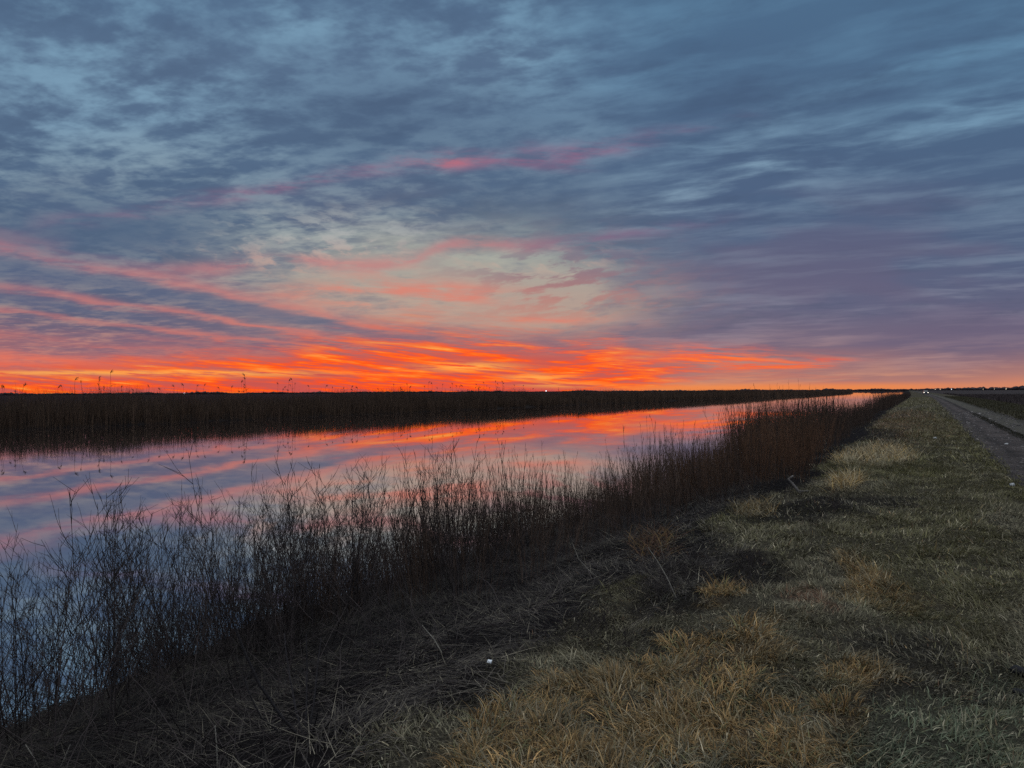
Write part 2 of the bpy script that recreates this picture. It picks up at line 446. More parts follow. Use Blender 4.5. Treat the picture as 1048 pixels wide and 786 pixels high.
# ------------------------------------------------------------------ ground cover: what grows where
TAN = np.array([0.29, 0.180, 0.074]); STRAW = np.array([0.30, 0.245, 0.155]); GREEN = np.array([0.130, 0.116, 0.052])
GREY = np.array([0.155, 0.135, 0.085]); TEAL = np.array([0.115, 0.135, 0.085]); CHAR = np.array([0.022, 0.019, 0.020]); RED = np.array([0.20, 0.10, 0.06])
# (px, py, half-width px, half-height px, kind, weight) measured on the photograph, turned into ellipses on the ground
_P = [(540, 765, 70, 26, 'tan', 0.77), (640, 770, 50, 20, 'tan', 0.59), (720, 745, 60, 24, 'tan', 0.77), (600, 705, 70, 16, 'tan', 0.68), (690, 690, 34, 9, 'tan', 0.59), (745, 660, 46, 18, 'tan', 0.68), (830, 770, 40, 16, 'tan', 0.51), (790, 640, 24, 7, 'tan', 0.42), (930, 622, 26, 7, 'tan', 0.42), (640, 735, 40, 8, 'char', .9), (585, 735, 26, 7, 'char', .8), (770, 715, 30, 10, 'char', .7), (690, 775, 26, 9, 'char', .6), (780, 765, 40, 30, 'tan', 0.42), (480, 790, 50, 20, 'tan', 0.51), (660, 730, 30, 10, 'char', 0.95), (700, 700, 24, 9, 'char', 1.14), (590, 740, 40, 10, 'grey', .9), (760, 715, 40, 14, 'green', .9),
      (868, 692, 34, 14, 'tan', 0.59), (858, 722, 30, 16, 'tan', 0.51), (890, 592, 26, 10, 'tan', 0.68), (905, 612, 34, 12, 'tan', 0.51), (880, 582, 20, 8, 'tan', 0.51),
      (898, 467, 38, 10, 'straw', 1.2), (866, 493, 16, 5, 'straw', 1.2), (770, 522, 26, 7, 'straw', .5), (735, 607, 26, 8, 'tan', 0.68), (840, 612, 20, 8, 'red', .8), (668, 556, 26, 14, 'red', .8),
      (735, 585, 60, 22, 'char', 2.47), (690, 590, 40, 26, 'char', 2.47), (835, 517, 62, 9, 'char', 2.28), (905, 515, 40, 6, 'char', 1.33), (890, 444, 30, 6, 'char', 1.52), (735, 514, 30, 8, 'char', 1.52),
      (925, 665, 50, 14, 'char', 1.04), (960, 690, 60, 14, 'char', 0.76), (905, 700, 40, 16, 'char', 0.76), (690, 690, 26, 14, 'char', 1.14), (660, 650, 50, 14, 'char', 0.95),
      (740, 545, 70, 14, 'grey', 1.1), (840, 545, 90, 16, 'grey', .8), (790, 690, 50, 30, 'grey', .8), (830, 660, 40, 20, 'grey', .6), (960, 440, 30, 20, 'green', 1),
      (960, 760, 110, 50, 'teal', 1.1), (1010, 720, 60, 30, 'teal', .7), (930, 430, 40, 12, 'red', .35), (900, 540, 60, 20, 'green', .8), (970, 560, 60, 60, 'green', 1.0)]
PATCH = []
for (px, py, a, b, k, w) in _P:
    c = spot(px, py); e1 = spot(px + a, py); e2 = spot(px, py - b); e3 = spot(px, py + b) if py + b < 900 else None
    va = e1[:2] - c[:2]
    vb = (e2[:2] - c[:2]) if e3 is None else (e2[:2] - e3[:2]) / 2
    A = np.linalg.inv(np.array([va, vb]).T)
    PATCH.append((c[:2], A, k, w))
KC = {'tan': TAN, 'straw': STRAW, 'green': GREEN, 'grey': GREY, 'teal': TEAL, 'char': CHAR, 'red': RED}

def cover(X, Y):
    """colour of the sward and the share of each kind of growth"""
    X = np.asarray(X, float); Y = np.asarray(Y, float)
    xl = X - bend(Y)
    wx = (fbm(X * 1.7 + 40, Y * 1.7, 4) - 0.5) * 0.7; wy = (fbm(X * 1.7, Y * 1.7 + 70, 4) - 0.5) * 0.9
    W = {k: np.zeros(X.shape) for k in KC}
    for c, A, k, w in PATCH:
        dx = X + wx - c[0]; dy = Y + wy - c[1]
        a = A[0, 0] * dx + A[0, 1] * dy; b = A[1, 0] * dx + A[1, 1] * dy
        W[k] = np.maximum(W[k], w * smooth(1.35, 0.55, np.sqrt(a * a + b * b)))
    n = fbm(X * 0.55 + 8, Y * 0.30 + 2, 4)
    W['green'] = np.maximum(W['green'], 0.55 * smooth(0.40, 0.6, n)); W['grey'] = np.maximum(W['grey'], 0.55 * smooth(0.60, 0.42, n))
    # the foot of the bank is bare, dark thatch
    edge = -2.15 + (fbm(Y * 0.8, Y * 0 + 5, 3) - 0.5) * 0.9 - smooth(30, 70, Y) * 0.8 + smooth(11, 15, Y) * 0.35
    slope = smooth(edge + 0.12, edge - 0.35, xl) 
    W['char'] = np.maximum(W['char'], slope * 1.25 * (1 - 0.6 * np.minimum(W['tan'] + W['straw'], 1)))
    tot = sum(W.values()) + 1e-6
    col = sum(W[k][..., None] * KC[k] for k in KC) / tot[..., None]
    return col, {k: W[k] / tot for k in KC}, slope

# ------------------------------------------------------------------ terrain sheet
def axis(lo, hi, c, fine, grow):
    out = [c]; s = fine; x = c
    while x < hi: s = fine + grow * abs(x - c); x += s; out.append(x)
    x = c; neg = []
    while x > lo: s = fine + grow * abs(x - c); x -= s; neg.append(x)
    return np.array(neg[::-1] + out)
xa = np.concatenate([axis(-12, 6, -2, 0.07, 0.004), ])
xa = np.concatenate([-np.geomspace(14000, 100, 26), np.arange(-96, -74, 0.7), np.arange(-72, -13, 6), xa, np.arange(6.5, 16, 0.4), np.geomspace(18, 14000, 26)])
xa = np.unique(np.round(xa, 4))
ya = np.concatenate([np.arange(-40, 0.5, 3), np.arange(0.8, 14, 0.075), 14 + np.cumsum(0.075 * 1.035 ** np.arange(1, 180))])
ya = ya[ya < 900]; ya = np.concatenate([ya, np.geomspace(920, 16000, 30)])
GX, GY = np.meshgrid(xa, ya)
GX = GX + bend(GY) * (np.abs(GX) < 150)
GZ = ground_z(GX, GY)
nx, ny = len(xa), len(ya)
gi = np.arange(nx * ny).reshape(ny, nx)
gf = np.stack([gi[:-1, :-1], gi[:-1, 1:], gi[1:, 1:], gi[1:, :-1]], -1).reshape(-1, 4)
ccol, Wk, slp = cover(GX, GY)
soil = np.array([0.060, 0.050, 0.042])
gcol = soil * 0.45 * (1 - 0.75 * Wk['char'])[..., None] + ccol * 0.22
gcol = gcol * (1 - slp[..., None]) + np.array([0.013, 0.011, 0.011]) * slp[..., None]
gxl = GX - bend(GY)
field = smooth(8.0, 9.5, gxl)[..., None]
gcol = gcol * (1 - field) + np.array([0.040, 0.033, 0.032]) * field
lane = (smooth(1.4, 1.6, gxl) * smooth(4.7, 4.4, gxl))[..., None]
gcol = gcol * (1 - lane) + np.array([0.06, 0.052, 0.05]) * lane
farb = smooth(-78, -82, gxl)[..., None]
gcol = gcol * (1 - farb) + np.array([0.020, 0.015, 0.013]) * farb
farl = smooth(-100, -130, gxl)[..., None]
gcol = gcol * (1 - farl) + np.array([0.016, 0.010, 0.011]) * farl
m_ground = material('soil_and_sward', rough=1.0, var=0.8, vscale=75.0, spec=0.03, bump=1.0, bscale=110.0)
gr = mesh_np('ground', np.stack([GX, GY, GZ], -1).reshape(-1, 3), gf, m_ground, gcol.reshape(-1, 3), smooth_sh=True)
tag(gr, kind='structure')

# gravel lane of the dirt road
ry_ = np.concatenate([np.arange(0.5, 25, 0.08), 25 + np.cumsum(0.08 * 1.03 ** np.arange(1, 190))]); ry_ = ry_[ry_ < 700]
rt_ = np.linspace(0, 1, 46)
RT, RY = np.meshgrid(rt_, ry_)
eL = 1.36 + (fbm(RY * 0.9, RY * 0 + 2, 4) - 0.5) * 0.34 + 0.10 * smooth(20, 60, RY)
eR = 4.52 + (fbm(RY * 0.7, RY * 0 + 8, 4) - 0.5) * 0.5
RXl = eL + (eR - eL) * RT
RX = RXl + bend(RY)
RZ = ground_z(RX, RY) + 0.012 - 0.02 * (np.abs(RT - 0.5) > 0.49)
ri = np.arange(RT.size).reshape(RT.shape)
rf = np.stack([ri[:-1, :-1], ri[:-1, 1:], ri[1:, 1:], ri[1:, :-1]], -1).reshape(-1, 4)
mid = np.exp(-((RXl - 2.92 - (fbm(RY * 0.5, RY * 0 + 30, 3) - 0.5) * 0.4) / 0.17) ** 2) * smooth(3, 9, RY)
edg = np.exp(-((RXl - eL) / 0.16) ** 2) + 0.7 * np.exp(-((RXl - 1.98 - (fbm(RY * 0.4, RY * 0 + 60, 3) - 0.5) * 0.3) / 0.16) ** 2) + np.exp(-((RXl - 4.45) / 0.25) ** 2)
g2 = fbm(RX * 2.5, RY * 1.4, 4)
rcol = np.array([0.060, 0.047, 0.042]) * (0.4 + 1.2 * g2)[..., None]
right_lane = (smooth(3.0, 3.3, RXl) * 0.55)[..., None]
rcol = rcol * (1 - right_lane) + np.array([0.075, 0.070, 0.048]) * right_lane
rcol = rcol * (1 - np.clip(mid * 0.8 + edg * 0.6, 0, 0.9)[..., None] * np.array([0.85, 0.85, 0.9]))
m_road = material('gravel_road', rough=0.95, var=0.55, vscale=55.0, spec=0.15, bump=1.0, bscale=70.0)
tag(mesh_np('dirt_road', np.stack([RX, RY, RZ], -1).reshape(-1, 3), rf, m_road, rcol.reshape(-1, 3), smooth_sh=True), kind='structure')

# canal water
wyv = np.concatenate([np.arange(-45, 400, 5.0), np.geomspace(405, 1700, 40)])
WV = []
for y in wyv:
    b_ = float(bend(y)); WV += [(-83 + b_, y, WATER_Z), (-6.6 + b_, y, WATER_Z)]
k = np.arange(len(wyv) - 1) * 2
m_water = bpy.data.materials.new('canal_water'); m_water.use_nodes = True
nt = m_water.node_tree; b = nt.nodes['Principled BSDF']
b.inputs['Base Color'].default_value = (0.022, 0.022, 0.026, 1); b.inputs['Roughness'].default_value = 0.015
b.inputs['IOR'].default_value = 1.33; b.inputs['Specular IOR Level'].default_value = 0.5
t = nt.nodes.new('ShaderNodeTexCoord'); mp = nt.nodes.new('ShaderNodeMapping'); mp.inputs['Scale'].default_value = (1.0, 0.35, 1.0)
mp.inputs['Rotation'].default_value = (0, 0, 0.5)
n1 = nt.nodes.new('ShaderNodeTexNoise'); n1.inputs['Scale'].default_value = 0.35; n1.inputs['Detail'].default_value = 3
bp = nt.nodes.new('ShaderNodeBump'); bp.inputs['Strength'].default_value = 0.03; bp.inputs['Distance'].default_value = 0.05
nt.links.new(t.outputs['Object'], mp.inputs[0]); nt.links.new(mp.outputs[0], n1.inputs['Vector']); nt.links.new(n1.outputs[0], bp.inputs['Height'])
nt.links.new(bp.outputs[0], b.inputs['Normal'])
gl = nt.nodes.new('ShaderNodeBsdfGlossy'); gl.inputs['Color'].default_value = (0.93, 0.93, 0.95, 1); gl.inputs['Roughness'].default_value = 0.015
nt.links.new(bp.outputs[0], gl.inputs['Normal'])
mxs = nt.nodes.new('ShaderNodeMixShader'); mxs.inputs[0].default_value = 0.76
nt.links.new(b.outputs[0], mxs.inputs[1]); nt.links.new(gl.outputs[0], mxs.inputs[2]); nt.links.new(mxs.outputs[0], nt.nodes['Material Output'].inputs['Surface'])
tag(mesh_np('water', np.array(WV), np.stack([k, k + 1, k + 3, k + 2], -1), m_water), kind='structure')

# ------------------------------------------------------------------ blades
def blades(X, Y, L, Wd, lean, droop, colr, rng, segs=3, zoff=0.0, az=None):
    """ribbons that rise, lean over and droop; arrays of equal length -> V, F, colours"""
    n = len(X)
    if az is None: az = rng.random(n) * 2 * math.pi
    Z = ground_z(X, Y) + zoff
    ks = np.linspace(0, 1, segs + 1)
    th0 = lean; th1 = lean + droop
    th = th0[:, None] + (th1 - th0)[:, None] * ks[None, :]
    ds = L[:, None] / segs
    hx = np.concatenate([np.zeros((n, 1)), np.cumsum(np.sin(th[:, :-1]) * ds, 1)], 1)
    hz = np.concatenate([np.zeros((n, 1)), np.cumsum(np.cos(th[:, :-1]) * ds, 1)], 1)
    cx, sy = np.cos(az)[:, None], np.sin(az)[:, None]
    cxp = X[:, None] + hx * cx; cyp = Y[:, None] + hx * sy; czp = Z[:, None] - 0.01 + np.maximum(hz, -0.005)
    sd = az + math.pi / 2 + (rng.random(n) - 0.5) * 1.5
    wx = np.cos(sd)[:, None] * Wd[:, None] * 0.5; wy = np.sin(sd)[:, None] * Wd[:, None] * 0.5
    tp = (1 - ks ** 1.6 * 0.96)[None, :]
    Lf = np.stack([cxp - wx * tp, cyp - wy * tp, czp], -1); Rt = np.stack([cxp + wx * tp, cyp + wy * tp, czp], -1)
    V = np.stack([Lf, Rt], 2).reshape(-1, 3)
    m_ = (segs + 1) * 2
    base = np.arange(n)[:, None] * m_ + np.arange(segs)[None, :] * 2
    F = np.stack([base, base + 1, base + 3, base + 2], -1).reshape(-1, 4)
    C = np.repeat(colr, m_, 0)
    return V, F, C

def join(parts):
    Vs, Fs, Cs, o = [], [], [], 0
    for V, F, C in parts:
        Vs.append(V); Fs.append(F + o); Cs.append(C); o += len(V)
    return np.concatenate(Vs), np.concatenate(Fs), np.concatenate(Cs)

m_grass = material('grass_blade', rough=0.8, var=0.2, vscale=3.0, spec=0.15, trans=0.25)
rng = np.random.default_rng(3)
def scatter(n, x0, x1, y0, y1, power=1.0):
    X = x0 + rng.random(n) * (x1 - x0); Y = y0 + (y1 - y0) * rng.random(n) ** power
    ok = in_view(X, Y); return X[ok], Y[ok]

pieces = []
for (n, x0, x1, y0, y1, ws) in ((290000, -3.2, 2.0, 1.6, 7.5, 1.35), (200000, -4.0, 1.75, 7.5, 18, 2.2), (100000, -5.5, 1.8, 18, 48, 4.4), (34000, -7.0, 2.0, 48, 180, 10.0)):
    X, Y = scatter(n, x0, x1, y0, y1)
    xl = X - bend(Y)
    eL_ = 1.36 + (fbm(Y * 0.9, Y * 0 + 2, 4) - 0.5) * 0.34 + 0.10 * smooth(20, 60, Y)
    ok = xl < eL_ - 0.03 + np.abs(rng.normal(0, 0.13, len(X))) * smooth(0.35, 0.6, fbm(X * 3, Y * 3, 3)) * 2; X, Y = X[ok], Y[ok]
    C, W, sl = cover(X, Y)
    gap_ = smooth(0.36, 0.54, fbm(X * 2.6 + 33, Y * 2.6, 4)); gap2 = smooth(0.30, 0.52, fbm(X * 8 + 3, Y * 8, 2))
    keep = rng.random(len(X)) < np.clip((1.05 - 0.95 * W['char'] - 0.4 * sl) * (0.58 + 0.42 * gap_) * (0.6 + 0.4 * gap2), 0.012, 1)
    X, Y, C, sl = X[keep], Y[keep], C[keep], sl[keep]; W = {k_: v[keep] for k_, v in W.items()}
    n_ = len(X)
    # each blade takes one kind by its share, so kinds interleave
    kinds = list(KC); P_ = np.stack([W[k_] for k_ in kinds], 1) + 0.02; P_ /= P_.sum(1, keepdims=True)
    pick = (rng.random(n_)[:, None] > np.cumsum(P_, 1)).sum(1).clip(0, len(kinds) - 1)
    kc = np.stack([KC[k_] for k_ in kinds])
    col_ = 0.55 * kc[pick] + 0.45 * C
    pale_ = rng.random(n_) < 0.13
    col_[pale_] = 0.35 * col_[pale_] + 0.65 * np.array([0.34, 0.29, 0.20])
    col_ *= np.exp(rng.normal(-0.05, 0.36, (n_, 1)))
    tallk = np.clip(W['tan'] + 1.1 * W['straw'] + 0.7 * W['red'], 0, 1)
    cl = smooth(0.42, 0.66, fbm(X * 4.5, Y * 4.5, 3))
    L = (0.03 + 0.06 * rng.random(n_)) * (1 - tallk) + (0.07 + 0.08 * rng.random(n_)) * (0.55 + 0.7 * cl) * tallk
    L *= (1.0 + 0.2 * (ws - 1)) * (0.7 + 0.7 * cl)
    Wd = (0.0032 + 0.003 * rng.random(n_)) * ws
    lean = np.abs(rng.normal(0.92, 0.42, n_)); droop = rng.uniform(0.1, 2.3, n_)
    wind = 6.28 * fbm(X * 1.3 + 11, Y * 1.3, 2) * 1.6 + rng.normal(0, 1.0, n_)
    pieces.append(blades(X, Y, L, Wd, lean, droop, col_, rng, az=wind, segs=4 if ws < 2 else 3))
# grass past the far edge of the road
for (n, x0, x1, y0, y1, ws) in ((26000, 4.4, 9.6, 8, 45, 4.0), (16000, 4.4, 9.6, 45, 200, 10.0), (9000, 2.75, 3.1, 10, 60, 2.4)):
    X, Y = scatter(n, x0, x1, y0, y1); X = X + bend(Y)
    n_ = len(X)
    if not n_: continue
    col_ = np.where((rng.random(n_) < 0.6)[:, None], GREY * 0.42, GREEN * 0.36) * np.exp(rng.normal(-0.1, 0.3, (n_, 1)))
    if x0 < 4: col_ *= 0.55
    L = (0.05 + 0.07 * rng.random(n_)) * (1 + 0.15 * ws) * (1.0 if x0 > 4 else 0.6)
    pieces.append(blades(X, Y, L, (0.004 + 0.003 * rng.random(n_)) * ws, np.abs(rng.normal(0.4, 0.3, n_)), rng.uniform(0.2, 1.3, n_), col_, rng))
V, F, C = join(pieces)
o = mesh_np('grass', V, F, m_grass, C)
tag(o, 'short winter grass, green, grey and tan, covering the verge beside the road', 'grass', kind='stuff')

# dead stems and leaves matted on the bank
pieces = []
for (n, x0, x1, y0, y1, ws) in ((80000, -9.0, -1.6, 1.0, 9, 1.0), (46000, -8.5, -2.0, 9, 25, 1.6), (9000, -8, -2.4, 25, 70, 3.0)):
    X, Y = scatter(n, x0, x1, y0, y1)
    C, W, sl = cover(X, Y)
    mat_ = fbm(X * 1.6 + 90, Y * 1.6, 3)
    ok = rng.random(len(X)) < (np.clip(W['char'] * 1.2, 0, 1)) * (0.35 + 0.9 * smooth(0.42, 0.62, mat_)); X, Y = X[ok], Y[ok]
    n_ = len(X); u_ = rng.random(n_); xl = X - bend(Y)
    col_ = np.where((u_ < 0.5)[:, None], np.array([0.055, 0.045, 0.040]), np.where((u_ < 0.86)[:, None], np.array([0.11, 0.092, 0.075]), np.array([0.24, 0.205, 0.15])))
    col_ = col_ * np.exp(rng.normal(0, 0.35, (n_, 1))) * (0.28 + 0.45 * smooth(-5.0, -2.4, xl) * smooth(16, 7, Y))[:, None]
    L = (0.06 + 0.34 * rng.random(n_) ** 2.2) * (0.8 + 0.2 * ws)
    lean = rng.uniform(1.25, 1.6, n_); droop = rng.uniform(-0.3, 0.4, n_)
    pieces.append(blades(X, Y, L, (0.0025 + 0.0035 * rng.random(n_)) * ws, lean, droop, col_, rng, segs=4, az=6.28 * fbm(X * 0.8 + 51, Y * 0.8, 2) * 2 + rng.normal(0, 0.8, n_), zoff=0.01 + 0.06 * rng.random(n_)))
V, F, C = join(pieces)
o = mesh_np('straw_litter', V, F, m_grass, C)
tag(o, 'matted dead straw and broken stems lying on the dark canal bank', 'dead straw', kind='stuff')

# gravel on the road
def ico():
    import bmesh
    bm = bmesh.new(); bmesh.ops.create_icosphere(bm, subdivisions=1, radius=1.0)
    v = np.array([x.co[:] for x in bm.verts]); f = np.array([[w.index for w in x.verts] for x in bm.faces]); bm.free(); return v, f
IV, IF = ico()
n = 7000
Yg = 6 + 60 * rng.random(n) ** 1.9; Xg = 1.42 + 3.0 * rng.random(n); Xg = Xg + bend(Yg)
ok = in_view(Xg, Yg) & (rng.random(n) < smooth(0.35, 0.6, fbm(Xg * 2.2, Yg * 0.8, 3)) + 0.15); Xg, Yg = Xg[ok], Yg[ok]; n = len(Xg)
sz = 0.007 * np.exp(rng.normal(0, 0.5, n)) * (1 + Yg / 22)
Vp = IV[None] * rng.uniform(0.6, 1.3, (n, len(IV), 1)) * sz[:, None, None] * np.array([1.2, 1.0, 0.6])
Vp = Vp + np.stack([Xg, Yg, ground_z(Xg, Yg) + 0.014], -1)[:, None, :]
Fp = (np.arange(n)[:, None, None] * len(IV) + IF[None]).reshape(-1, 3)
cp = np.repeat(np.array([0.085, 0.073, 0.068]) * np.exp(rng.normal(0, 0.5, (n, 1))), len(IV), 0)
m_stone = material('stone', rough=0.85, var=0.3, vscale=20.0, spec=0.3)
o = mesh_np('gravel', Vp.reshape(-1, 3), Fp, m_stone, cp)
tag(o, 'loose grey gravel scattered over the dirt road', 'gravel', kind='stuff')

# ------------------------------------------------------------------ stems and twigs
class Tubes:
    """three-sided tapering stems gathered into one mesh"""
    def __init__(s): s.V = []; s.F = []; s.C = []; s.n = 0
    def add(s, P, r0, r1, col=(1, 1, 1), sides=3):
        P = np.asarray(P, float); k_ = len(P)
        T = np.gradient(P, axis=0); T /= np.linalg.norm(T, axis=1, keepdims=True) + 1e-9
        ref = np.array([0.31, 0.95, 0.05]) if abs(T[0][2]) > 0.5 else np.array([0, 0, 1.0])
        A = np.cross(T, ref); A /= np.linalg.norm(A, axis=1, keepdims=True) + 1e-9
        B = np.cross(T, A)
        r = np.linspace(r0, r1, k_)[:, None]
        an = np.arange(sides) * 2 * math.pi / sides
        R = P[:, None, :] + (A[:, None, :] * np.cos(an)[None, :, None] + B[:, None, :] * np.sin(an)[None, :, None]) * r[:, :, None]
        s.V.append(R.reshape(-1, 3))
        i = np.arange(k_ - 1)[:, None] * sides; j = np.arange(sides)[None, :]; j2 = (j + 1) % sides
        s.F.append((np.stack([i + j, i + j2, i + sides + j2, i + sides + j], -1).reshape(-1, 4)) + s.n)
        s.C.append(np.tile(np.asarray(col, float), (k_ * sides, 1))); s.n += k_ * sides
    def arrays(s): return np.concatenate(s.V), np.concatenate(s.F), np.concatenate(s.C)

def grow(p, d, L, k_, rng, up=0.0, wob=0.1):
    P = [np.array(p, float)]; d = np.array(d, float); d /= np.linalg.norm(d)
    for _ in range(k_):
        d = d + np.array([0, 0, up]) / k_ + rng.normal(0, wob, 3) / math.sqrt(k_)
        d /= np.linalg.norm(d); P.append(P[-1] + d * L / k_)
    return np.array(P)

BARK = np.array([0.040, 0.031, 0.029]); BROWN = np.array([0.062, 0.040, 0.029]); RUST = np.array([0.100, 0.051, 0.028])

def weed(seed, H=1.8, nst=3, spread=0.22, nbr=13, sub=4, thick=1.0):
    """open branching weed: stems, twigs"""
    r = np.random.default_rng(seed); st, tw = Tubes(), Tubes()
    for i in range(nst):
        a = r.random() * 6.28; h = H * r.uniform(0.72, 1.05)
        d = np.array([math.cos(a) * spread * r.random(), math.sin(a) * spread * r.random(), 1.0])
        P = grow((r.normal(0, .05), r.normal(0, .05), -0.05), d, h, 8, r, 0.12, 0.11)
        c = BARK * r.uniform(0.7, 1.3)
        st.add(P, 0.0050 * thick, 0.0016 * thick, c)
        for b_ in range(nbr):
            t_ = 0.22 + 0.76 * (b_ + r.random()) / nbr
            f = t_ * 8; i0 = int(min(7, f)); p = P[i0] + (P[i0 + 1] - P[i0]) * (f - i0)
            az = b_ * 2.4 + r.random() * 1.2
            o_ = r.uniform(0.45, 0.95)
            L = (0.42 * (1 - t_) + 0.14) * r.uniform(0.6, 1.25) * H / 1.8
            B = grow(p, (math.cos(az) * o_, math.sin(az) * o_, 0.75), L, 4, r, 0.75, 0.16)
            tw.add(B, 0.0026 * thick, 0.0011 * thick, c)
            for s_ in range(sub):
                f = r.uniform(0.9, 3.9); i1 = int(f); p2 = B[i1] + (B[i1 + 1] - B[i1]) * (f - i1)
                dd = (B[i1 + 1] - B[i1]); dd = dd / np.linalg.norm(dd) + r.normal(0, 0.55, 3)
                tw.add(grow(p2, dd, r.uniform(0.05, 0.16), 2, r, 0.35, 0.12), 0.0017 * thick, 0.0009 * thick, c)
    return st, tw

def brush(seed, H=1.6, nst=14, rad=0.28, nbr=8, col=BROWN, thick=1.0):
    """upright broomlike clump: stems, twigs with small seed tips"""
    r = np.random.default_rng(seed); st, tw = Tubes(), Tubes()
    for i in range(nst):
        a = r.random() * 6.28; q_ = rad * math.sqrt(r.random()); h = H * (r.uniform(0.45, 0.88) if r.random() < 0.78 else r.uniform(0.9, 1.2))
        P = grow((math.cos(a) * q_, math.sin(a) * q_, -0.06), (math.cos(a) * 0.10 + r.normal(0, .07), math.sin(a) * 0.10 + r.normal(0, .07), 1), h, 6, r, 0.05, 0.07)
        c = col * r.uniform(0.6, 1.35)
        st.add(P, 0.0042 * thick, 0.0014 * thick, c)
        for b_ in range(nbr):
            t_ = 0.30 + 0.69 * (b_ + r.random()) / nbr
            f = t_ * 6; i0 = int(min(5, f)); p = P[i0] + (P[i0 + 1] - P[i0]) * (f - i0)
            az = r.random() * 6.28; o_ = r.uniform(0.22, 0.5)
            L = (0.26 * (1 - t_) + 0.09) * r.uniform(0.6, 1.3)
            B = grow(p, (math.cos(az) * o_, math.sin(az) * o_, 1.0), L, 3, r, 0.3, 0.10)
            tw.add(B, 0.0024 * thick, 0.0012 * thick, c * 1.1)
            if r.random() < 0.35: tw.add([B[-1] - [0, 0, .02], B[-1], B[-1] + [0, 0, .03]], 0.005, 0.002, c * 1.25)
    return st, tw

m_stem = material('dry_stem', rough=0.85, var=0.2, vscale=6.0, spec=0.15)
m_brush = material('dry_brush', rough=0.85, var=0.25, vscale=6.0, spec=0.15, orand=0.5)
def proto(name, st, tw, mat=None):
    o = mesh_np(name, *st.arrays()[:2], mat or m_stem, st.arrays()[2])
    t_ = mesh_np('twig_sprays', *tw.arrays()[:2], mat or m_stem, tw.arrays()[2])
    child(o, t_)
    return o

RP = np.random.default_rng(21)
def shore(Y): return -8.9 + float(bend(Y))
items = []
# the stand is tall where it starts on the dry bank and lower out towards the wet edge
_RHO = [0.0, 0.055, 0.062, 0.085, 0.10, 0.16, 0.202, 0.214, 0.28, 0.36, 0.42, 0.55, 0.75, 1.0, 2.0]
_TAN = [0.002, 0.003, 0.014, 0.014, 0.006, 0.004, 0.008, 0.052, 0.058, 0.072, 0.092, 0.086, 0.104, 0.126, 0.136]
def stand_top(x, y):
    d = x * fwd_h.x + y * fwd_h.y; rho = -(x - float(bend(y))) / max(y, 1.0)
    t_ = CAM_H - float(np.interp(rho, _RHO, _TAN)) * d
    return min(1.42, t_ + 0.08) + RP.normal(-0.08, 0.14) + (float(fbm(x * 0.6 + 5, y * 0.6, 2)) - 0.50) * 1.15
# (kind, x, y, scale)
def place(kind, n, x0, x1, y0, y1, smin, smax, gap):
    pts = []; tries = 0
    while len(pts) < n and tries < n * 60:
        tries += 1
        x = RP.uniform(x0, x1); y = RP.uniform(y0, y1)
        if not bool(in_view(np.array([x]), np.array([y]), 0.05)[0]): continue
        if kind.startswith('brush') and RP.random() < 0.85 * float(smooth(0.50, 0.38, fbm(x * 0.75 + 20, y * 0.75, 2))): continue
        if any((x - a) ** 2 + (y - b_) ** 2 < gap * gap for a, b_ in pts): continue
        pts.append((x, y)); items.append((kind, x, y, RP.uniform(smin, smax)))
    return pts
# open weeds, left part of the bank
place('weed', 56, -8.4, -4.0, 2.6, 7.5, 0.82, 1.08, 0.34)
place('weed', 96, -9.6, -5.6, 2.8, 11.0, 0.85, 1.16, 0.30)
place('weed_small', 26, -6.5, -3.6, 2.4, 8.5, 0.5, 0.8, 0.3)
# brush along the middle
place('brush', 40, -8.6, -3.7, 6.6, 11.0, 0.72, 0.98, 0.42)
place('brush', 78, -8.8, -2.6, 10.4, 17.0, 0.85, 1.1, 0.40)
place('brush_tall', 36, -6.2, -2.15, 14.2, 18.5, 1.0, 1.15, 0.42)
place('brush_tall', 36, -6.6, -2.3, 18.0, 25.0, 1.0, 1.12, 0.5)
protos = {}
WL = 'bare dark branching weed standing against the water at the left of the near bank'
SL = 'short bare branching weed among the taller weeds on the left of the near bank'
BL = 'upright brown broomlike brush clump on the near canal bank left of the grass verge'
TL = 'tall dense rust-brown brush clump rising above the glowing water beside the verge'
spec_ = {'weed': [('branching_weed', weed(100 + i, 1.85, 2 + i % 2, 0.42, 11, 3, 1.0)) for i in range(6)],
         'weed_small': [('branching_weed', weed(140 + i, 1.5, 2, 0.4, 9, 3, 1.1)) for i in range(3)],
         'brush': [('brush_clump', brush(200 + i, 1.55, 13, 0.36, 7, BROWN, 1.15)) for i in range(5)],
         'brush_tall': [('brush_clump', brush(260 + i, 1.75, 26, 0.48, 8, RUST)) for i in range(4)]}
info = {'weed': (WL, 'weed', 'bare weeds at the left of the near bank'), 'weed_small': (SL, 'weed', 'short weeds under the tall ones'),
        'brush': (BL, 'brush', 'brown brush clumps on the near bank'), 'brush_tall': (TL, 'brush', 'tall rust-brown brush beside the verge')}
count = {}
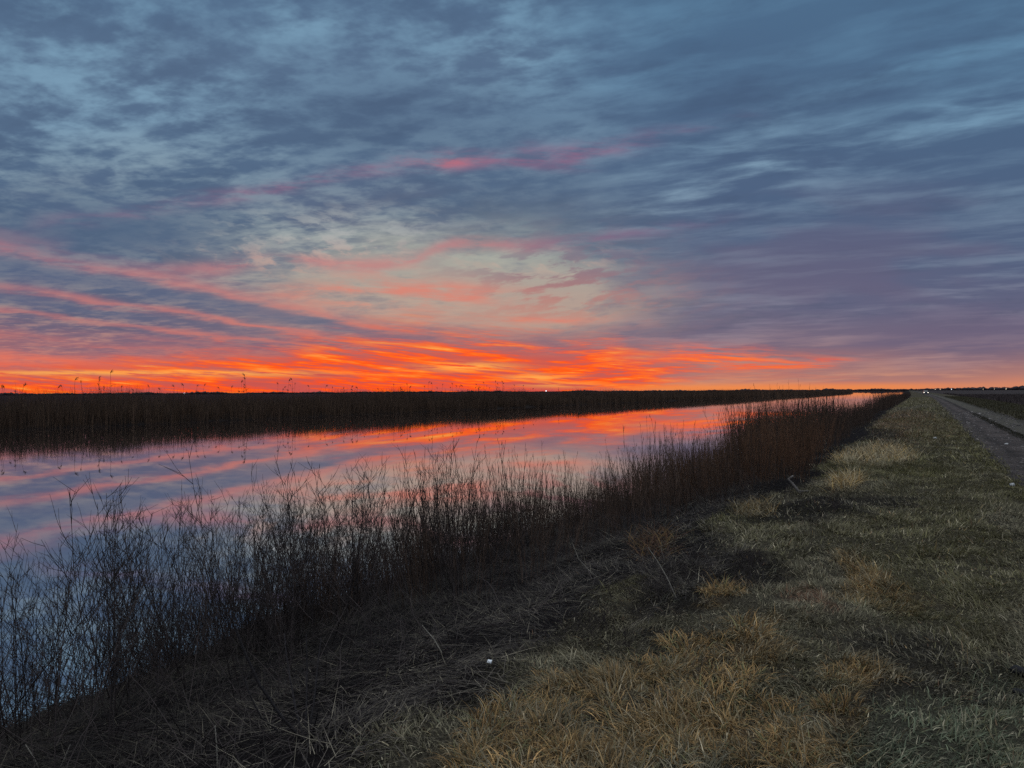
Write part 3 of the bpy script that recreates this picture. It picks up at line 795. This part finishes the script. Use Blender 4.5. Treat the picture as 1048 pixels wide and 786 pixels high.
for kind, x, y, sc in items:
    c = count.get(kind, 0); count[kind] = c + 1
    v = c % len(spec_[kind])
    if (kind, v) not in protos:
        nm, (st, tw) = spec_[kind][v]
        o = protos[(kind, v)] = proto(nm, st, tw, m_brush)
        tag(o, *info[kind])
    else:
        o = copy_tree(protos[(kind, v)])
    gz_ = float(ground_z(x, y)); o.location = (x, y, gz_ - 0.02)
    if kind.startswith('brush'):
        top = stand_top(x, y)
        sc = min(1.55, max(0.45, (top - gz_) / (2.0 if kind == 'brush_tall' else 1.76)))
    o.rotation_euler = (RP.normal(0, .09), RP.normal(0, .09), RP.random() * 6.28)
    wd_ = RP.uniform(0.8, 1.25); o.scale = (sc * wd_, sc * wd_, sc * RP.uniform(0.92, 1.08))

# the rest of the brush, farther along and behind, as one mass
def mass(name, protos_, pts, label, cat, colmul=1.0):
    Vs, Fs, Cs, o_ = [], [], [], 0
    for (x, y, sc, wd) in pts:
        V_, F_, C_ = protos_[RP.integers(len(protos_))]
        a = RP.random() * 6.28; c_, s_ = math.cos(a), math.sin(a)
        Q_ = np.stack([(V_[:, 0] * c_ - V_[:, 1] * s_) * sc * wd + x, (V_[:, 0] * s_ + V_[:, 1] * c_) * sc * wd + y, V_[:, 2] * sc + float(ground_z(x, y)) - 0.02], -1)
        Vs.append(Q_); Fs.append(F_ + o_); Cs.append(C_ * colmul * RP.uniform(0.75, 1.25)); o_ += len(V_)
    ob = mesh_np(name, np.concatenate(Vs), np.concatenate(Fs), m_stem, np.concatenate(Cs))
    return tag(ob, label, cat, kind='stuff')
def both(st, tw):
    a, b_ = st.arrays(), tw.arrays()
    return np.concatenate([a[0], b_[0]]), np.concatenate([a[1], b_[1] + len(a[0])]), np.concatenate([a[2], b_[2]])
light = [both(*brush(300 + i, 1.6, 16, 0.45, 4, BROWN * 0.9, 1.5)) for i in range(4)]
lightfar = [both(*brush(320 + i, 1.7, 16, 0.8, 3, BROWN * 0.85, 3.0)) for i in range(4)]
pts = []
for _ in range(330):
    y = 13 + 34 * RP.random(); x = RP.uniform(-8.8, -2.5) + float(bend(y))
    if RP.random() < 0.85 * float(smooth(0.50, 0.38, fbm(x * 0.75 + 20, y * 0.75, 2))): continue
    if in_view(np.array([x]), np.array([y]), 0.05)[0]: pts.append((x, y, min(1.5, max(0.45, (stand_top(x, y) - float(ground_z(x, y))) / 1.86)), 1.0))
mass('brush', light, pts, 'mass of dark brown brush running along the near bank behind the nearest clumps', 'brush')
pts = []
for _ in range(270):
    y = 45 + 300 * RP.random() ** 1.6; x = RP.uniform(-9.0, -2.8) + float(bend(y))
    pts.append((x, y, min(1.6, max(0.5, (stand_top(x, y) - float(ground_z(x, y))) / 1.98)), 1.0))
mass('brush', lightfar, pts, 'far strip of dark brush narrowing towards the end of the near bank', 'brush')
# waist-high tangle hiding the water's edge
low_ = [both(*weed(700 + i, 0.95, 4, 0.75, 8, 3, 0.95)) for i in range(5)]
pts = []
while len(pts) < 190:
    y = 2.3 + 10.5 * RP.random() ** 1.2; x = RP.uniform(-9.3, -4.2)
    if not in_view(np.array([x]), np.array([y]), 0.05)[0]: continue
    if RP.random() > 0.10 + 0.90 * float(smooth(-5.0, -7.0, x)): continue
    pts.append((x, y, RP.uniform(0.55, 1.0), 1.1))
for (px, py, ax, ay, n_) in ((730, 588, 60, 16, 46), (690, 596, 36, 22, 26), (838, 517, 60, 7, 40), (735, 512, 30, 8, 20), (640, 625, 50, 20, 22), (600, 655, 50, 16, 14), (790, 480, 40, 8, 20)):
    for _ in range(n_):
        p_ = spot(px + RP.uniform(-ax, ax), py + RP.uniform(-ay, ay)); pts.append((p_[0], p_[1], RP.uniform(0.10, 0.26), 1.9))
mass('thicket', low_, pts, 'low thicket of dark dead weeds hiding the near waterline and filling the burnt hollows', 'thicket', 0.8)
# low tangle of dead stems at the foot of the stands
Tt = Tubes()
for _ in range(6000):
    y = 2.2 + 22 * RP.random() ** 1.5; x = RP.uniform(-9.9, -2.7) if _ % 2 else RP.uniform(-10.0, -6.5)
    if not in_view(np.array([x]), np.array([y]), 0.05)[0]: continue
    z = float(ground_z(x, y)); a = RP.random() * 6.28; e = RP.uniform(0.05, 0.9)
    Tt.add(grow((x, y, z), (math.cos(a), math.sin(a), e), RP.uniform(0.25, 0.8) * (1.25 if x < -7 else 1.0), 4, RP, -0.3 if x > -7 else 0.1, 0.25), 0.0034, 0.0016, BARK * RP.uniform(0.5, 1.5))
V_, F_, C_ = Tt.arrays()
tag(mesh_np('undergrowth', V_, F_, m_stem, C_), 'low tangle of bent dead stems at the foot of the bankside weeds', 'undergrowth', kind='stuff')

# ------------------------------------------------------------------ far bank
rng = np.random.default_rng(12)
def bank_blades(n, y0, y1, ws, p=1.0):
    Y = y0 + (y1 - y0) * rng.random(n) ** p; D = rng.random(n) ** 1.3 * 9
    wob = (fbm(Y * 0.35, Y * 0 + 3.7, 3) - 0.5) * 6
    X = -80.2 - D - wob * 0.8 + bend(Y)
    hh = 1.75 + 2.0 * fbm(Y * 0.11, D * 0.12 + 4, 4) + 0.35 * rng.random(n) + 1.1 * (rng.random(n) < 0.035) * rng.random(n)
    u_ = rng.random((n, 1))
    col_ = np.where(u_ < 0.6, np.array([0.060, 0.036, 0.024]), np.where(u_ < 0.85, np.array([0.090, 0.055, 0.034]), np.array([0.018, 0.014, 0.012]))) * np.exp(rng.normal(0, 0.3, (n, 1)))
    return blades(X, Y, hh * rng.uniform(0.6, 1.1, n), (0.02 + 0.02 * rng.random(n)) * ws, np.abs(rng.normal(0.08, 0.12, n)), rng.uniform(0.0, 0.7, n), col_, rng, segs=3)
V_, F_, C_ = join([bank_blades(46000, 34, 180, 1.0), bank_blades(30000, 180, 480, 2.2), bank_blades(14000, 480, 1300, 6.0)])
tag(mesh_np('reeds', V_, F_, m_grass, C_), 'dark mass of dry reeds covering the far bank of the canal', 'reeds', kind='stuff')

def reed(seed, H):
    r = np.random.default_rng(seed); st, lf, pl = Tubes(), Tubes(), Tubes()
    P = grow((0, 0, -0.1), (r.normal(0, .06), r.normal(0, .06), 1), H, 9, r, 0.0, 0.05)
    st.add(P, 0.017, 0.009, BROWN * 0.8)
    for i in range(4):
        p = P[3 + i]; a = r.random() * 6.28
        lf.add(grow(p, (math.cos(a) * .6, math.sin(a) * .6, 1), 0.55, 4, r, -1.4, 0.1), 0.02, 0.004, BROWN * 0.75)
    a = r.random() * 6.28; d = np.array([math.cos(a), math.sin(a), 0])
    for i in range(9):
        t_ = i / 9; p = P[-1] + d * 0.10 * t_ + np.array([0, 0, 0.22 * t_ - 0.15])
        pl.add(grow(p, d * r.uniform(.2, .8) + r.normal(0, .2, 3) + np.array([0, 0, .7]), 0.24, 3, r, -0.8, 0.1), 0.022, 0.006, BROWN * 0.9)
    return st, lf, pl
rp = []
for i in range(5):
    st, lf, pl = reed(400 + i, 3.9)
    o = mesh_np('tall_reed', *st.arrays()[:2], m_stem, st.arrays()[2])
    child(o, mesh_np('leaves', *lf.arrays()[:2], m_stem, lf.arrays()[2])); child(o, mesh_np('plume', *pl.arrays()[:2], m_stem, pl.arrays()[2]))
    tag(o, 'tall thin plumed reed standing above the dark reeds of the far bank', 'reed', 'plumed reeds along the far bank')
    rp.append(o)
ys = list(38 + 110 * RP.random(130) ** 1.3) + list(120 + 60 * RP.random(24))
for i, y in enumerate(ys):
    o = rp[i] if i < 5 else copy_tree(rp[i % 5])
    x = -80.6 - 3.2 * RP.random() + float(bend(y))
    o.location = (x, y, float(ground_z(x, y))); s_ = RP.uniform(0.75, 1.15) if i % 4 else RP.uniform(1.05, 1.38)
    o.rotation_euler = (RP.normal(0, .10), RP.normal(0, .10), RP.random() * 6.28); o.scale = (s_, s_, s_)

# dark weeds on the field right of the road
n = 30000
Y = 14 + 330 * rng.random(n) ** 1.5; X = 8.8 + 40 * rng.random(n) ** 1.4; X = X + bend(Y)
ok = in_view(X, Y); X, Y = X[ok], Y[ok]; n = len(X)
col_ = np.array([0.050, 0.038, 0.036]) * np.exp(rng.normal(0, 0.35, (n, 1)))
V_, F_, C_ = blades(X, Y, rng.uniform(0.3, 0.8, n), 0.012 * (1 + Y / 25), np.abs(rng.normal(.25, .2, n)), rng.uniform(0, .9, n), col_, rng)
tag(mesh_np('weeds', V_, F_, m_grass, C_), 'dark dead weeds covering the low field right of the road', 'weeds', kind='stuff')

# ------------------------------------------------------------------ tufts of tan grass
def tuft_mesh(seed, n, R, L0, L1, cols):
    r = np.random.default_rng(seed)
    a = r.random(n) * 6.28; q_ = R * np.sqrt(r.random(n))
    ks = np.linspace(0, 1, 5)
    az = a + r.normal(0, 0.9, n); L = r.uniform(L0, L1, n)
    th = np.abs(r.normal(0.6, 0.35, n))[:, None] + r.uniform(0.9, 2.8, n)[:, None] * ks[None]
    hx = np.concatenate([np.zeros((n, 1)), np.cumsum(np.sin(th[:, :-1]), 1)], 1) * L[:, None] / 4
    hz = np.concatenate([np.zeros((n, 1)), np.cumsum(np.cos(th[:, :-1]), 1)], 1) * L[:, None] / 4
    cx = (np.cos(a) * q_)[:, None] + hx * np.cos(az)[:, None]; cy = (np.sin(a) * q_)[:, None] + hx * np.sin(az)[:, None]
    cz = np.maximum(hz, 0.004) - 0.015
    w = r.uniform(0.004, 0.0085, n)[:, None] * (1 - ks ** 1.5 * 0.95)[None] * 0.5
    sd = az + math.pi / 2 + r.normal(0, .5, n)
    wx, wy = np.cos(sd)[:, None] * w, np.sin(sd)[:, None] * w
    V_ = np.stack([np.stack([cx - wx, cy - wy, cz], -1), np.stack([cx + wx, cy + wy, cz], -1)], 2).reshape(-1, 3)
    base = np.arange(n)[:, None] * 10 + np.arange(4)[None] * 2
    F_ = np.stack([base, base + 1, base + 3, base + 2], -1).reshape(-1, 4)
    c = np.array(cols)[r.integers(len(cols), size=n)] * np.exp(r.normal(0, .3, (n, 1)))
    return V_, F_, np.repeat(c, 10, 0)
T1 = [TAN, TAN * 1.1, STRAW * 0.9, TAN * 0.7, np.array([0.22, 0.13, 0.055]), np.array([0.16, 0.15, 0.07])]
T2 = [STRAW * 1.2, STRAW * 1.35, TAN * 1.2, np.array([0.38, 0.27, 0.11])]
T3 = [RED, TAN, np.array([0.14, 0.08, 0.05])]
m_tuft = material('tuft_blade', rough=0.8, var=0.2, vscale=5.0, spec=0.15, trans=0.25, orand=0.35)
tp = [mesh_np('grass_tuft', *(lambda a: (a[0], a[1], m_tuft, a[2]))(tuft_mesh(500 + i, 150, 0.12, 0.08, 0.19, T1))) for i in range(4)]
R5 = np.random.default_rng(55)
used = [False] * 4; done = []
def put_tuft(px, py, label, group, sc=1.0):
    k_ = int(R5.integers(4)); o = tp[k_] if not used[k_] else copy_tree(tp[k_]); used[k_] = True
    p = spot(px, py); o.location = (p[0], p[1], float(ground_z(p[0], p[1])))
    o.rotation_euler = (0, 0, R5.random() * 6.28); s_ = sc * R5.uniform(0.6, 1.2); o.scale = (s_, s_, s_ * R5.uniform(.75, 1.05))
    tag(o, label, 'grass tuft', group); done.append(p)
poly = [(455, 790), (500, 730), (560, 690), (640, 690), (690, 650), (720, 625), (770, 640), (780, 690), (815, 740), (830, 790)]
def inside(x, y):
    c = False; j = len(poly) - 1
    for i in range(len(poly)):
        xi, yi = poly[i]; xj, yj = poly[j]
        if (yi > y) != (yj > y) and x < (xj - xi) * (y - yi) / (yj - yi) + xi: c = not c
        j = i
    return c
n = 0; tries = 0
while n < 52 and tries < 5000:
    tries += 1
    x, y = R5.uniform(450, 840), R5.uniform(615, 800)
    if not inside(x, y): continue
    p = spot(x, y)
    if any(np.hypot(*(p[:2] - d_[:2])) < 0.13 for d_ in done): continue
    put_tuft(x, y, 'drooping golden-tan grass tuft in the thick patch at the front of the verge', 'tan tufts at the front of the verge', 0.92); n += 1
for (x, y, s_) in ((868, 692, .8), (880, 690, .7), (850, 694, .7), (862, 722, .8), (846, 724, .7), (874, 700, .6)):
    put_tuft(x, y, 'small tan grass tuft in the loose row right of the thick tan patch', 'small tan tufts right of the thick patch', s_)
for (x, y, s_) in ((884, 585, .9), (897, 590, .9), (905, 610, 1.0), (890, 600, .8), (920, 615, .9), (876, 592, .8)):
    put_tuft(x, y, 'yellowish grass tuft in the small group in the middle of the verge', 'yellow tufts in the middle of the verge', s_)
for (x, y, s_) in ((728, 606, .9), (742, 604, 1.0), (752, 607, .8)):
    put_tuft(x, y, 'orange-tan grass tuft beside the dark burnt patch', 'orange tufts beside the burnt patch', s_)
def mat_of_straw(name, label, px, py, wpx, hpx, seed, n, cols, L=(0.18, 0.42), cat='straw mat'):
    c = spot(px, py); e = spot(px + wpx, py); f = spot(px, py - hpx); g_ = spot(px, py + hpx)
    va = e[:2] - c[:2]; vb = (f[:2] - g_[:2]) / 2
    r = np.random.default_rng(seed)
    a = r.random(n) * 6.28; q_ = np.sqrt(r.random(n)) * (0.75 + 0.5 * r.random(n))
    XY = c[:2] + np.outer(np.cos(a) * q_, va) + np.outer(np.sin(a) * q_, vb)
    col_ = np.array(cols)[r.integers(len(cols), size=n)] * np.exp(r.normal(0, .28, (n, 1)))
    V_, F_, C_ = blades(XY[:, 0], XY[:, 1], r.uniform(*L, n), r.uniform(.006, .011, n), np.abs(r.normal(1.0, .3, n)), r.uniform(.2, 1.0, n), col_, r, segs=4)
    o_ = c.copy(); o_[2] = float(ground_z(c[0], c[1]))
    o = mesh_np(name, V_ - o_, F_, m_grass, C_); o.location = o_
    return tag(o, label, cat)
mat_of_straw('straw_mat', 'widest pale yellow mat of fallen grass, far up the verge near the brush', 897, 466, 40, 9, 61, 2600, T2)
mat_of_straw('straw_mat', 'small pale yellow mat of fallen grass just below the widest yellow mat', 866, 493, 17, 5, 62, 700, T2)
mat_of_straw('straw_mat', 'dull tan mound of grass between the tall brush and the dark hollow', 772, 523, 22, 7, 63, 500, [c_ * 0.6 for c_ in T2], (0.12, 0.3))
mat_of_straw('straw_mat', 'reddish brown heap of dead stems at the foot of the tall brush', 668, 555, 24, 14, 64, 520, [c_ * 0.5 for c_ in T3], (0.12, 0.34))

# ------------------------------------------------------------------ single odds and ends on the bank
m_wood = material('weathered_wood', rough=0.85, var=0.3, vscale=18.0, spec=0.15, bump=0.4, bscale=90.0)
def stick_thing(name, label, cat, base, limbs, cols, part, parent_first=True, sides=6):
    root = empty(name, tuple(base)); tag(root, label, cat)
    for (P_, r0, r1), c_ in zip(limbs, cols):
        t_ = Tubes(); t_.add(np.array(P_), r0, r1, c_, sides); V_, F_, C_ = t_.arrays()
        mesh_np(part, V_, F_, m_wood, C_, parent=root, smooth_sh=True)
    return root
def rel(px, py, base, dpx):
    """a point dpx photo pixels from the base, in the plane through the base facing the lens"""
    p = np.array([0, 0, CAM_H]); d = ray(px, py); b_ = np.array(base)
    n_ = np.array(fwd_h); t_ = np.dot(b_ - p, n_) / np.dot(d, n_)
    return p + d * t_ - b_
bs = spot(818, 505)
def lifted(pts, base, depth=()):
    out = []
    for i, (x, y) in enumerate(pts):
        v_ = rel(x, y, base, 0)
        if i < len(depth): v_ = v_ + np.array(fwd_h) * depth[i]
        out.append(v_)
    return out
stick_thing('driftwood', 'pale weathered driftwood limb sticking up from the dark hollow by the brush', 'driftwood', bs,
            [(lifted([(819, 506), (815, 500), (810, 494), (807, 490), (812, 487)], bs), 0.030, 0.016),
             (lifted([(818, 503), (828, 503.5), (836, 505)], bs, (0, .1, .25)), 0.020, 0.010),
             (lifted([(836, 509), (839, 513), (841, 516)], bs, (.2, .15, .1)), 0.012, 0.008),
             (lifted([(847, 517), (852, 513), (855, 510.5)], bs, (.1, .15, .2)), 0.014, 0.008)],
            [np.array([.17, .15, .135]), np.array([.12, .105, .09]), np.array([.15, .13, .11]), np.array([.15, .13, .11])], 'limb')
bs = spot(312, 756)
DK = np.array([0.030, 0.026, 0.026])
stick_thing('burnt_shrub', 'small burnt shrub of bare black stems fanning up from one foot', 'shrub', bs,
            [(lifted([(309, 757), (290, 728), (272, 693), (259, 660), (251, 632)], bs, (0, -.05, -.1, -.12, -.15)), 0.0085, 0.006),
             (lifted([(311, 757), (303, 728), (297, 695), (293, 670), (291, 648)], bs), 0.0055, 0.003),
             (lifted([(313, 756), (311, 725), (309, 690), (308, 655)], bs, (0, .05, .1, .1)), 0.005, 0.003),
             (lifted([(315, 756), (318, 725), (319, 690), (321, 662)], bs, (0, .06, .12, .16)), 0.006, 0.003),
             (lifted([(318, 756), (324, 740), (330, 722)], bs, (0, -.05, -.1)), 0.007, 0.004),
             (lifted([(321, 757), (334, 742), (344, 728)], bs, (0, -.05, -.1)), 0.007, 0.004),
             (lifted([(281, 752), (268, 735), (256, 712), (250, 694)], bs, (.05, 0, 0, 0)), 0.006, 0.003)],
            [DK, DK * 1.8, DK * 1.2, DK * 1.2, DK, DK, DK * 1.1], 'stem')
# pale broken stalks standing in the litter
PALE = np.array([0.30, 0.27, 0.22])
for (b_, pts, lab) in (((223, 786), [(223, 790), (222, 765), (220, 742)], 'pale broken stalk standing upright left of the burnt shrub'),
                       ((690, 611), [(692, 612), (682, 590), (672, 573), (663, 560)], 'long pale stalk leaning left over the litter beside the tall brush'),
                       ((614, 590), [(618, 596), (604, 585), (592, 572), (586, 556)], 'thin brown stalk bent over in front of the middle brush'),
                       ((455, 672), [(452, 668), (444, 654), (432, 640)], 'curved pale stalk rising from the dark litter'),
                       ((210, 742), [(214, 740), (224, 752), (236, 768), (240, 786)], 'pale bent straw arching down at the lower left'),
                       ((42, 786), [(42, 790), (34, 774), (26, 762)], 'short pale stalk leaning left at the lower left corner'),
                       ((66, 786), [(62, 786), (68, 772), (72, 762)], 'short pale stalk leaning right at the lower left corner')):
    bs = spot(*b_); L_ = lifted(pts, bs)
    t_ = Tubes(); t_.add(np.array(L_), 0.0052, 0.0028, PALE * 0.8, 5); V_, F_, C_ = t_.arrays()
    o = mesh_np('dry_stalk', V_, F_, m_wood, C_, smooth_sh=True); o.location = bs; tag(o, lab, 'stalk')

def rock(name, label, px, py, size, col_, seed, cat='stone', zs=0.65):
    import bmesh
    bm = bmesh.new(); bmesh.ops.create_icosphere(bm, subdivisions=3, radius=1.0)
    v = np.array([x.co[:] for x in bm.verts]); f = np.array([[w.index for w in x.verts] for x in bm.faces]); bm.free()
    d_ = fbm(v[:, 0] * 1.3 + seed, v[:, 1] * 1.3 + v[:, 2] * 1.7, 3) + 0.4
    v = v * d_[:, None] * size * np.array([1.2, 1.0, zs])
    p = spot(px, py)
    o = mesh_np(name, v, f, m_stone, np.tile(col_, (len(v), 1))); o.location = (p[0], p[1], float(ground_z(p[0], p[1])) + size * zs * 0.45)
    o.rotation_euler = (0, 0, seed)
    return tag(o, label, cat)
rock('stone', 'pale grey stone lying alone on the near edge of the gravel road', 1036, 497, 0.045, np.array([.42, .42, .42]), 1)
rock('stone', 'small pale stone lying in the verge grass well short of the road', 957, 449, 0.06, np.array([.40, .40, .38]), 2)
rock('stone', 'light stone on the gravel road, farther off than the pale grey one', 1030, 455, 0.05, np.array([.34, .33, .32]), 3)
# clods of black turned earth at the right edge
for i, (px, py, s_, lab) in enumerate(((1044, 690, .055, 'upper lump of black charred earth at the right edge of the grass'),
                                       ((1046), 712, .040, 'lower lump of black charred earth at the right edge of the grass'))):
    rock('earth_clod', lab, px, py, s_, np.array([.008, .007, .008]), 5 + i, 'clod', 0.5)
# scrap of white paper
p = spot(501, 682); sw = np.linspace(-1, 1, 6); SX, SY = np.meshgrid(sw, sw)
SZ = 0.35 * np.sin(SX * 2.1 + 0.4) * np.cos(SY * 1.7) + 0.25 * SX * SY
si = np.arange(36).reshape(6, 6); sf = np.stack([si[:-1, :-1], si[:-1, 1:], si[1:, 1:], si[1:, :-1]], -1).reshape(-1, 4)
m_paper = material('white_paper', base=(.75, .77, .78), rough=.7, var=.06, attr=False)
o = mesh_np('paper_scrap', np.stack([SX * 0.014, SY * 0.011, SZ * 0.016], -1).reshape(-1, 3), sf, m_paper, smooth_sh=True)
sm_ = o.modifiers.new('thickness', 'SOLIDIFY'); sm_.thickness = 0.001
o.location = (p[0], p[1], p[2] + 0.03); o.rotation_euler = (0.7, 0.2, 0.3)
tag(o, 'small crumpled scrap of white paper caught in the dark litter', 'litter')

# ------------------------------------------------------------------ far away: trees on the skyline, lamps, a car
rng = np.random.default_rng(77)
n = 2600
th_ = rng.uniform(-0.75, 0.72, n); dist = rng.uniform(2600, 3600, n)
Xt = fwd_h.x * np.cos(th_) * dist + right_h.x * np.sin(th_) * dist; Yt = fwd_h.y * np.cos(th_) * dist + right_h.y * np.sin(th_) * dist
hgt_ = (2.2 + 3.2 * fbm(th_ * 40 + 50, dist * 0, 4) ** 1.5 * 1.6) * rng.uniform(0.6, 1.2, n) * (1 + 0.9 * smooth(0.40, 0.55, th_))
sx_ = rng.uniform(4, 11, n)
Vt = IV[None] * rng.uniform(0.75, 1.25, (n, len(IV), 1)) * np.stack([sx_, sx_, hgt_ * 0.75], -1)[:, None, :]
Vt = Vt + np.stack([Xt, Yt, -0.5 + hgt_ * 0.6], -1)[:, None, :]
Ft = (np.arange(n)[:, None, None] * len(IV) + IF[None]).reshape(-1, 3)
m_tree = material('far_trees', rough=1.0, var=0.3, vscale=0.1, spec=0.0)
tag(mesh_np('treeline', Vt.reshape(-1, 3), Ft, m_tree, np.tile(np.array([.05, .04, .045]), (n * len(IV), 1))), 'low dark line of trees along the horizon', 'trees', kind='stuff')

def lamp_mat(name, c, s_):
    m = bpy.data.materials.new(name); m.use_nodes = True; b_ = m.node_tree.nodes['Principled BSDF']
    b_.inputs['Base Color'].default_value = (.8, .8, .8, 1); b_.inputs['Emission Color'].default_value = (*c, 1); b_.inputs['Emission Strength'].default_value = s_
    return m
m_cool = lamp_mat('cool_lamp', (0.85, 0.95, 1.0), 2.6); m_warm = lamp_mat('warm_lamp', (1.0, 0.74, 0.45), 1.6)
m_metal = material('grey_metal', base=(.12, .12, .13), rough=.5, var=.1, attr=False)
def at(px, depth):
    d = (px - 524) / FPX * depth
    return np.array(fwd_h) * depth + np.array(right_h) * d
def yard_lamp(px, py, depth, rad, m, lab):
    p = at(px, depth); gz = float(ground_z(p[0], p[1], False))
    zl = CAM_H + (ray(px, py)[2]) * depth / np.dot(ray(px, py), np.array(fwd_h))
    zl = max(zl, gz + 3.0)
    root = empty('yard_lamp', (p[0], p[1], gz)); tag(root, lab, 'lamp', 'lit lamps along the horizon')
    t_ = Tubes(); t_.add([(0, 0, 0), (0, 0, (zl - gz) * .5), (0, 0, zl - gz)], .14, .09, (1, 1, 1), 8); t_.add([(0, 0, zl - gz), (.5, 0, zl - gz + .25), (1.1, 0, zl - gz + .25)], .07, .06, (1, 1, 1), 6)
    V_, F_, _ = t_.arrays(); mesh_np('pole', V_, F_, m_metal, parent=root)
    v = IV * np.array([rad, rad, rad * .7]) + np.array([1.1, 0, zl - gz + .1]); mesh_np('lamp_head', v, IF, m, parent=root, smooth_sh=True)
yard_lamp(558, 402.8, 900, .75, m_cool, 'bright white lamp on the far plain below the brightest part of the sky')
yard_lamp(188, 403.6, 1300, .5, m_cool, 'tiny white lamp on the far plain at the left')
yard_lamp(956.5, 399.2, 1500, .75, m_warm, 'warm lamp on the skyline just right of the end of the road')
yard_lamp(961.5, 399.4, 1550, .75, m_warm, 'second warm lamp on the skyline right of the end of the road')
yard_lamp(973, 399.2, 1500, .8, m_cool, 'white lamp on the skyline third from the end of the road')
yard_lamp(1005.5, 398.8, 1600, .6, m_warm, 'small warm lamp on the skyline over the dark right field')
yard_lamp(1017, 398.6, 1600, .6, m_warm, 'warm lamp on the skyline between the small one and the bright last one')
yard_lamp(1029, 399.0, 1500, .9, m_warm, 'bright last lamp on the skyline near the right edge')

# a car coming along the road, lights on
import bmesh
def bevel_box(name, pts_lo, pts_hi, m, parent, bev=0.06):
    bm = bmesh.new()
    lo = [bm.verts.new(p_) for p_ in pts_lo]; hi_ = [bm.verts.new(p_) for p_ in pts_hi]; k_ = len(lo)
    bm.faces.new(lo[::-1]); bm.faces.new(hi_)
    for i in range(k_): bm.faces.new((lo[i], lo[(i + 1) % k_], hi_[(i + 1) % k_], hi_[i]))
    bmesh.ops.bevel(bm, geom=bm.edges[:], offset=bev, segments=2, affect='EDGES')
    me = bpy.data.meshes.new(name); bm.to_mesh(me); bm.free(); me.materials.append(m)
    o = bpy.data.objects.new(name, me); COL.objects.link(o); o.parent = parent; return o
m_paint = material('dark_car_paint', base=(.03, .035, .045), rough=.35, var=.05, attr=False, spec=.5)
m_glass = material('car_glass', base=(.01, .012, .015), rough=.08, var=.02, attr=False, spec=.6)
m_tyre = material('tyre_rubber', base=(.015, .015, .015), rough=.9, var=.1, attr=False)
def disc(name, c, r_, w, m, parent):
    bm = bmesh.new(); bmesh.ops.create_cone(bm, cap_ends=True, segments=20, radius1=r_, radius2=r_, depth=w)
    bmesh.ops.rotate(bm, verts=bm.verts, matrix=Matrix.Rotation(math.pi / 2, 3, 'Y')); bmesh.ops.translate(bm, verts=bm.verts, vec=c)
    me = bpy.data.meshes.new(name); bm.to_mesh(me); bm.free(); me.materials.append(m)
    o = bpy.data.objects.new(name, me); COL.objects.link(o); o.parent = parent; return o
def car(px, depth, lab):
    p = at(px, depth); gz = float(ground_z(p[0], p[1]))
    root = empty('car', (p[0], p[1], gz), 0.05); tag(root, lab, 'car')
    bevel_box('body', [(-.86, -2.1, .28), (.86, -2.1, .28), (.86, 2.1, .28), (-.86, 2.1, .28)], [(-.84, -2.05, .86), (.84, -2.05, .86), (.84, 2.05, .95), (-.84, 2.05, .95)], m_paint, root, .09)
    bevel_box('cabin', [(-.76, -.95, .90), (.76, -.95, .90), (.76, 1.7, .93), (-.76, 1.7, .93)], [(-.60, -.25, 1.46), (.60, -.25, 1.46), (.60, 1.2, 1.46), (-.60, 1.2, 1.46)], m_glass, root, .06)
    for x in (-.78, .78):
        for y in (-1.3, 1.3): disc('wheel', (x, y, .33), .33, .2, m_tyre, root)
    for x in (-.62, .62):
        o = mesh_np('headlight', IV * np.array([.17, .06, .12]) + np.array([x, -2.08, .70]), IF, HEAD, parent=root, smooth_sh=True)
HEAD = lamp_mat('headlight_glow', (1.0, 0.9, 0.75), 2.6)
car(947.3, 270, 'dark car far off at the end of the road with both headlights on')
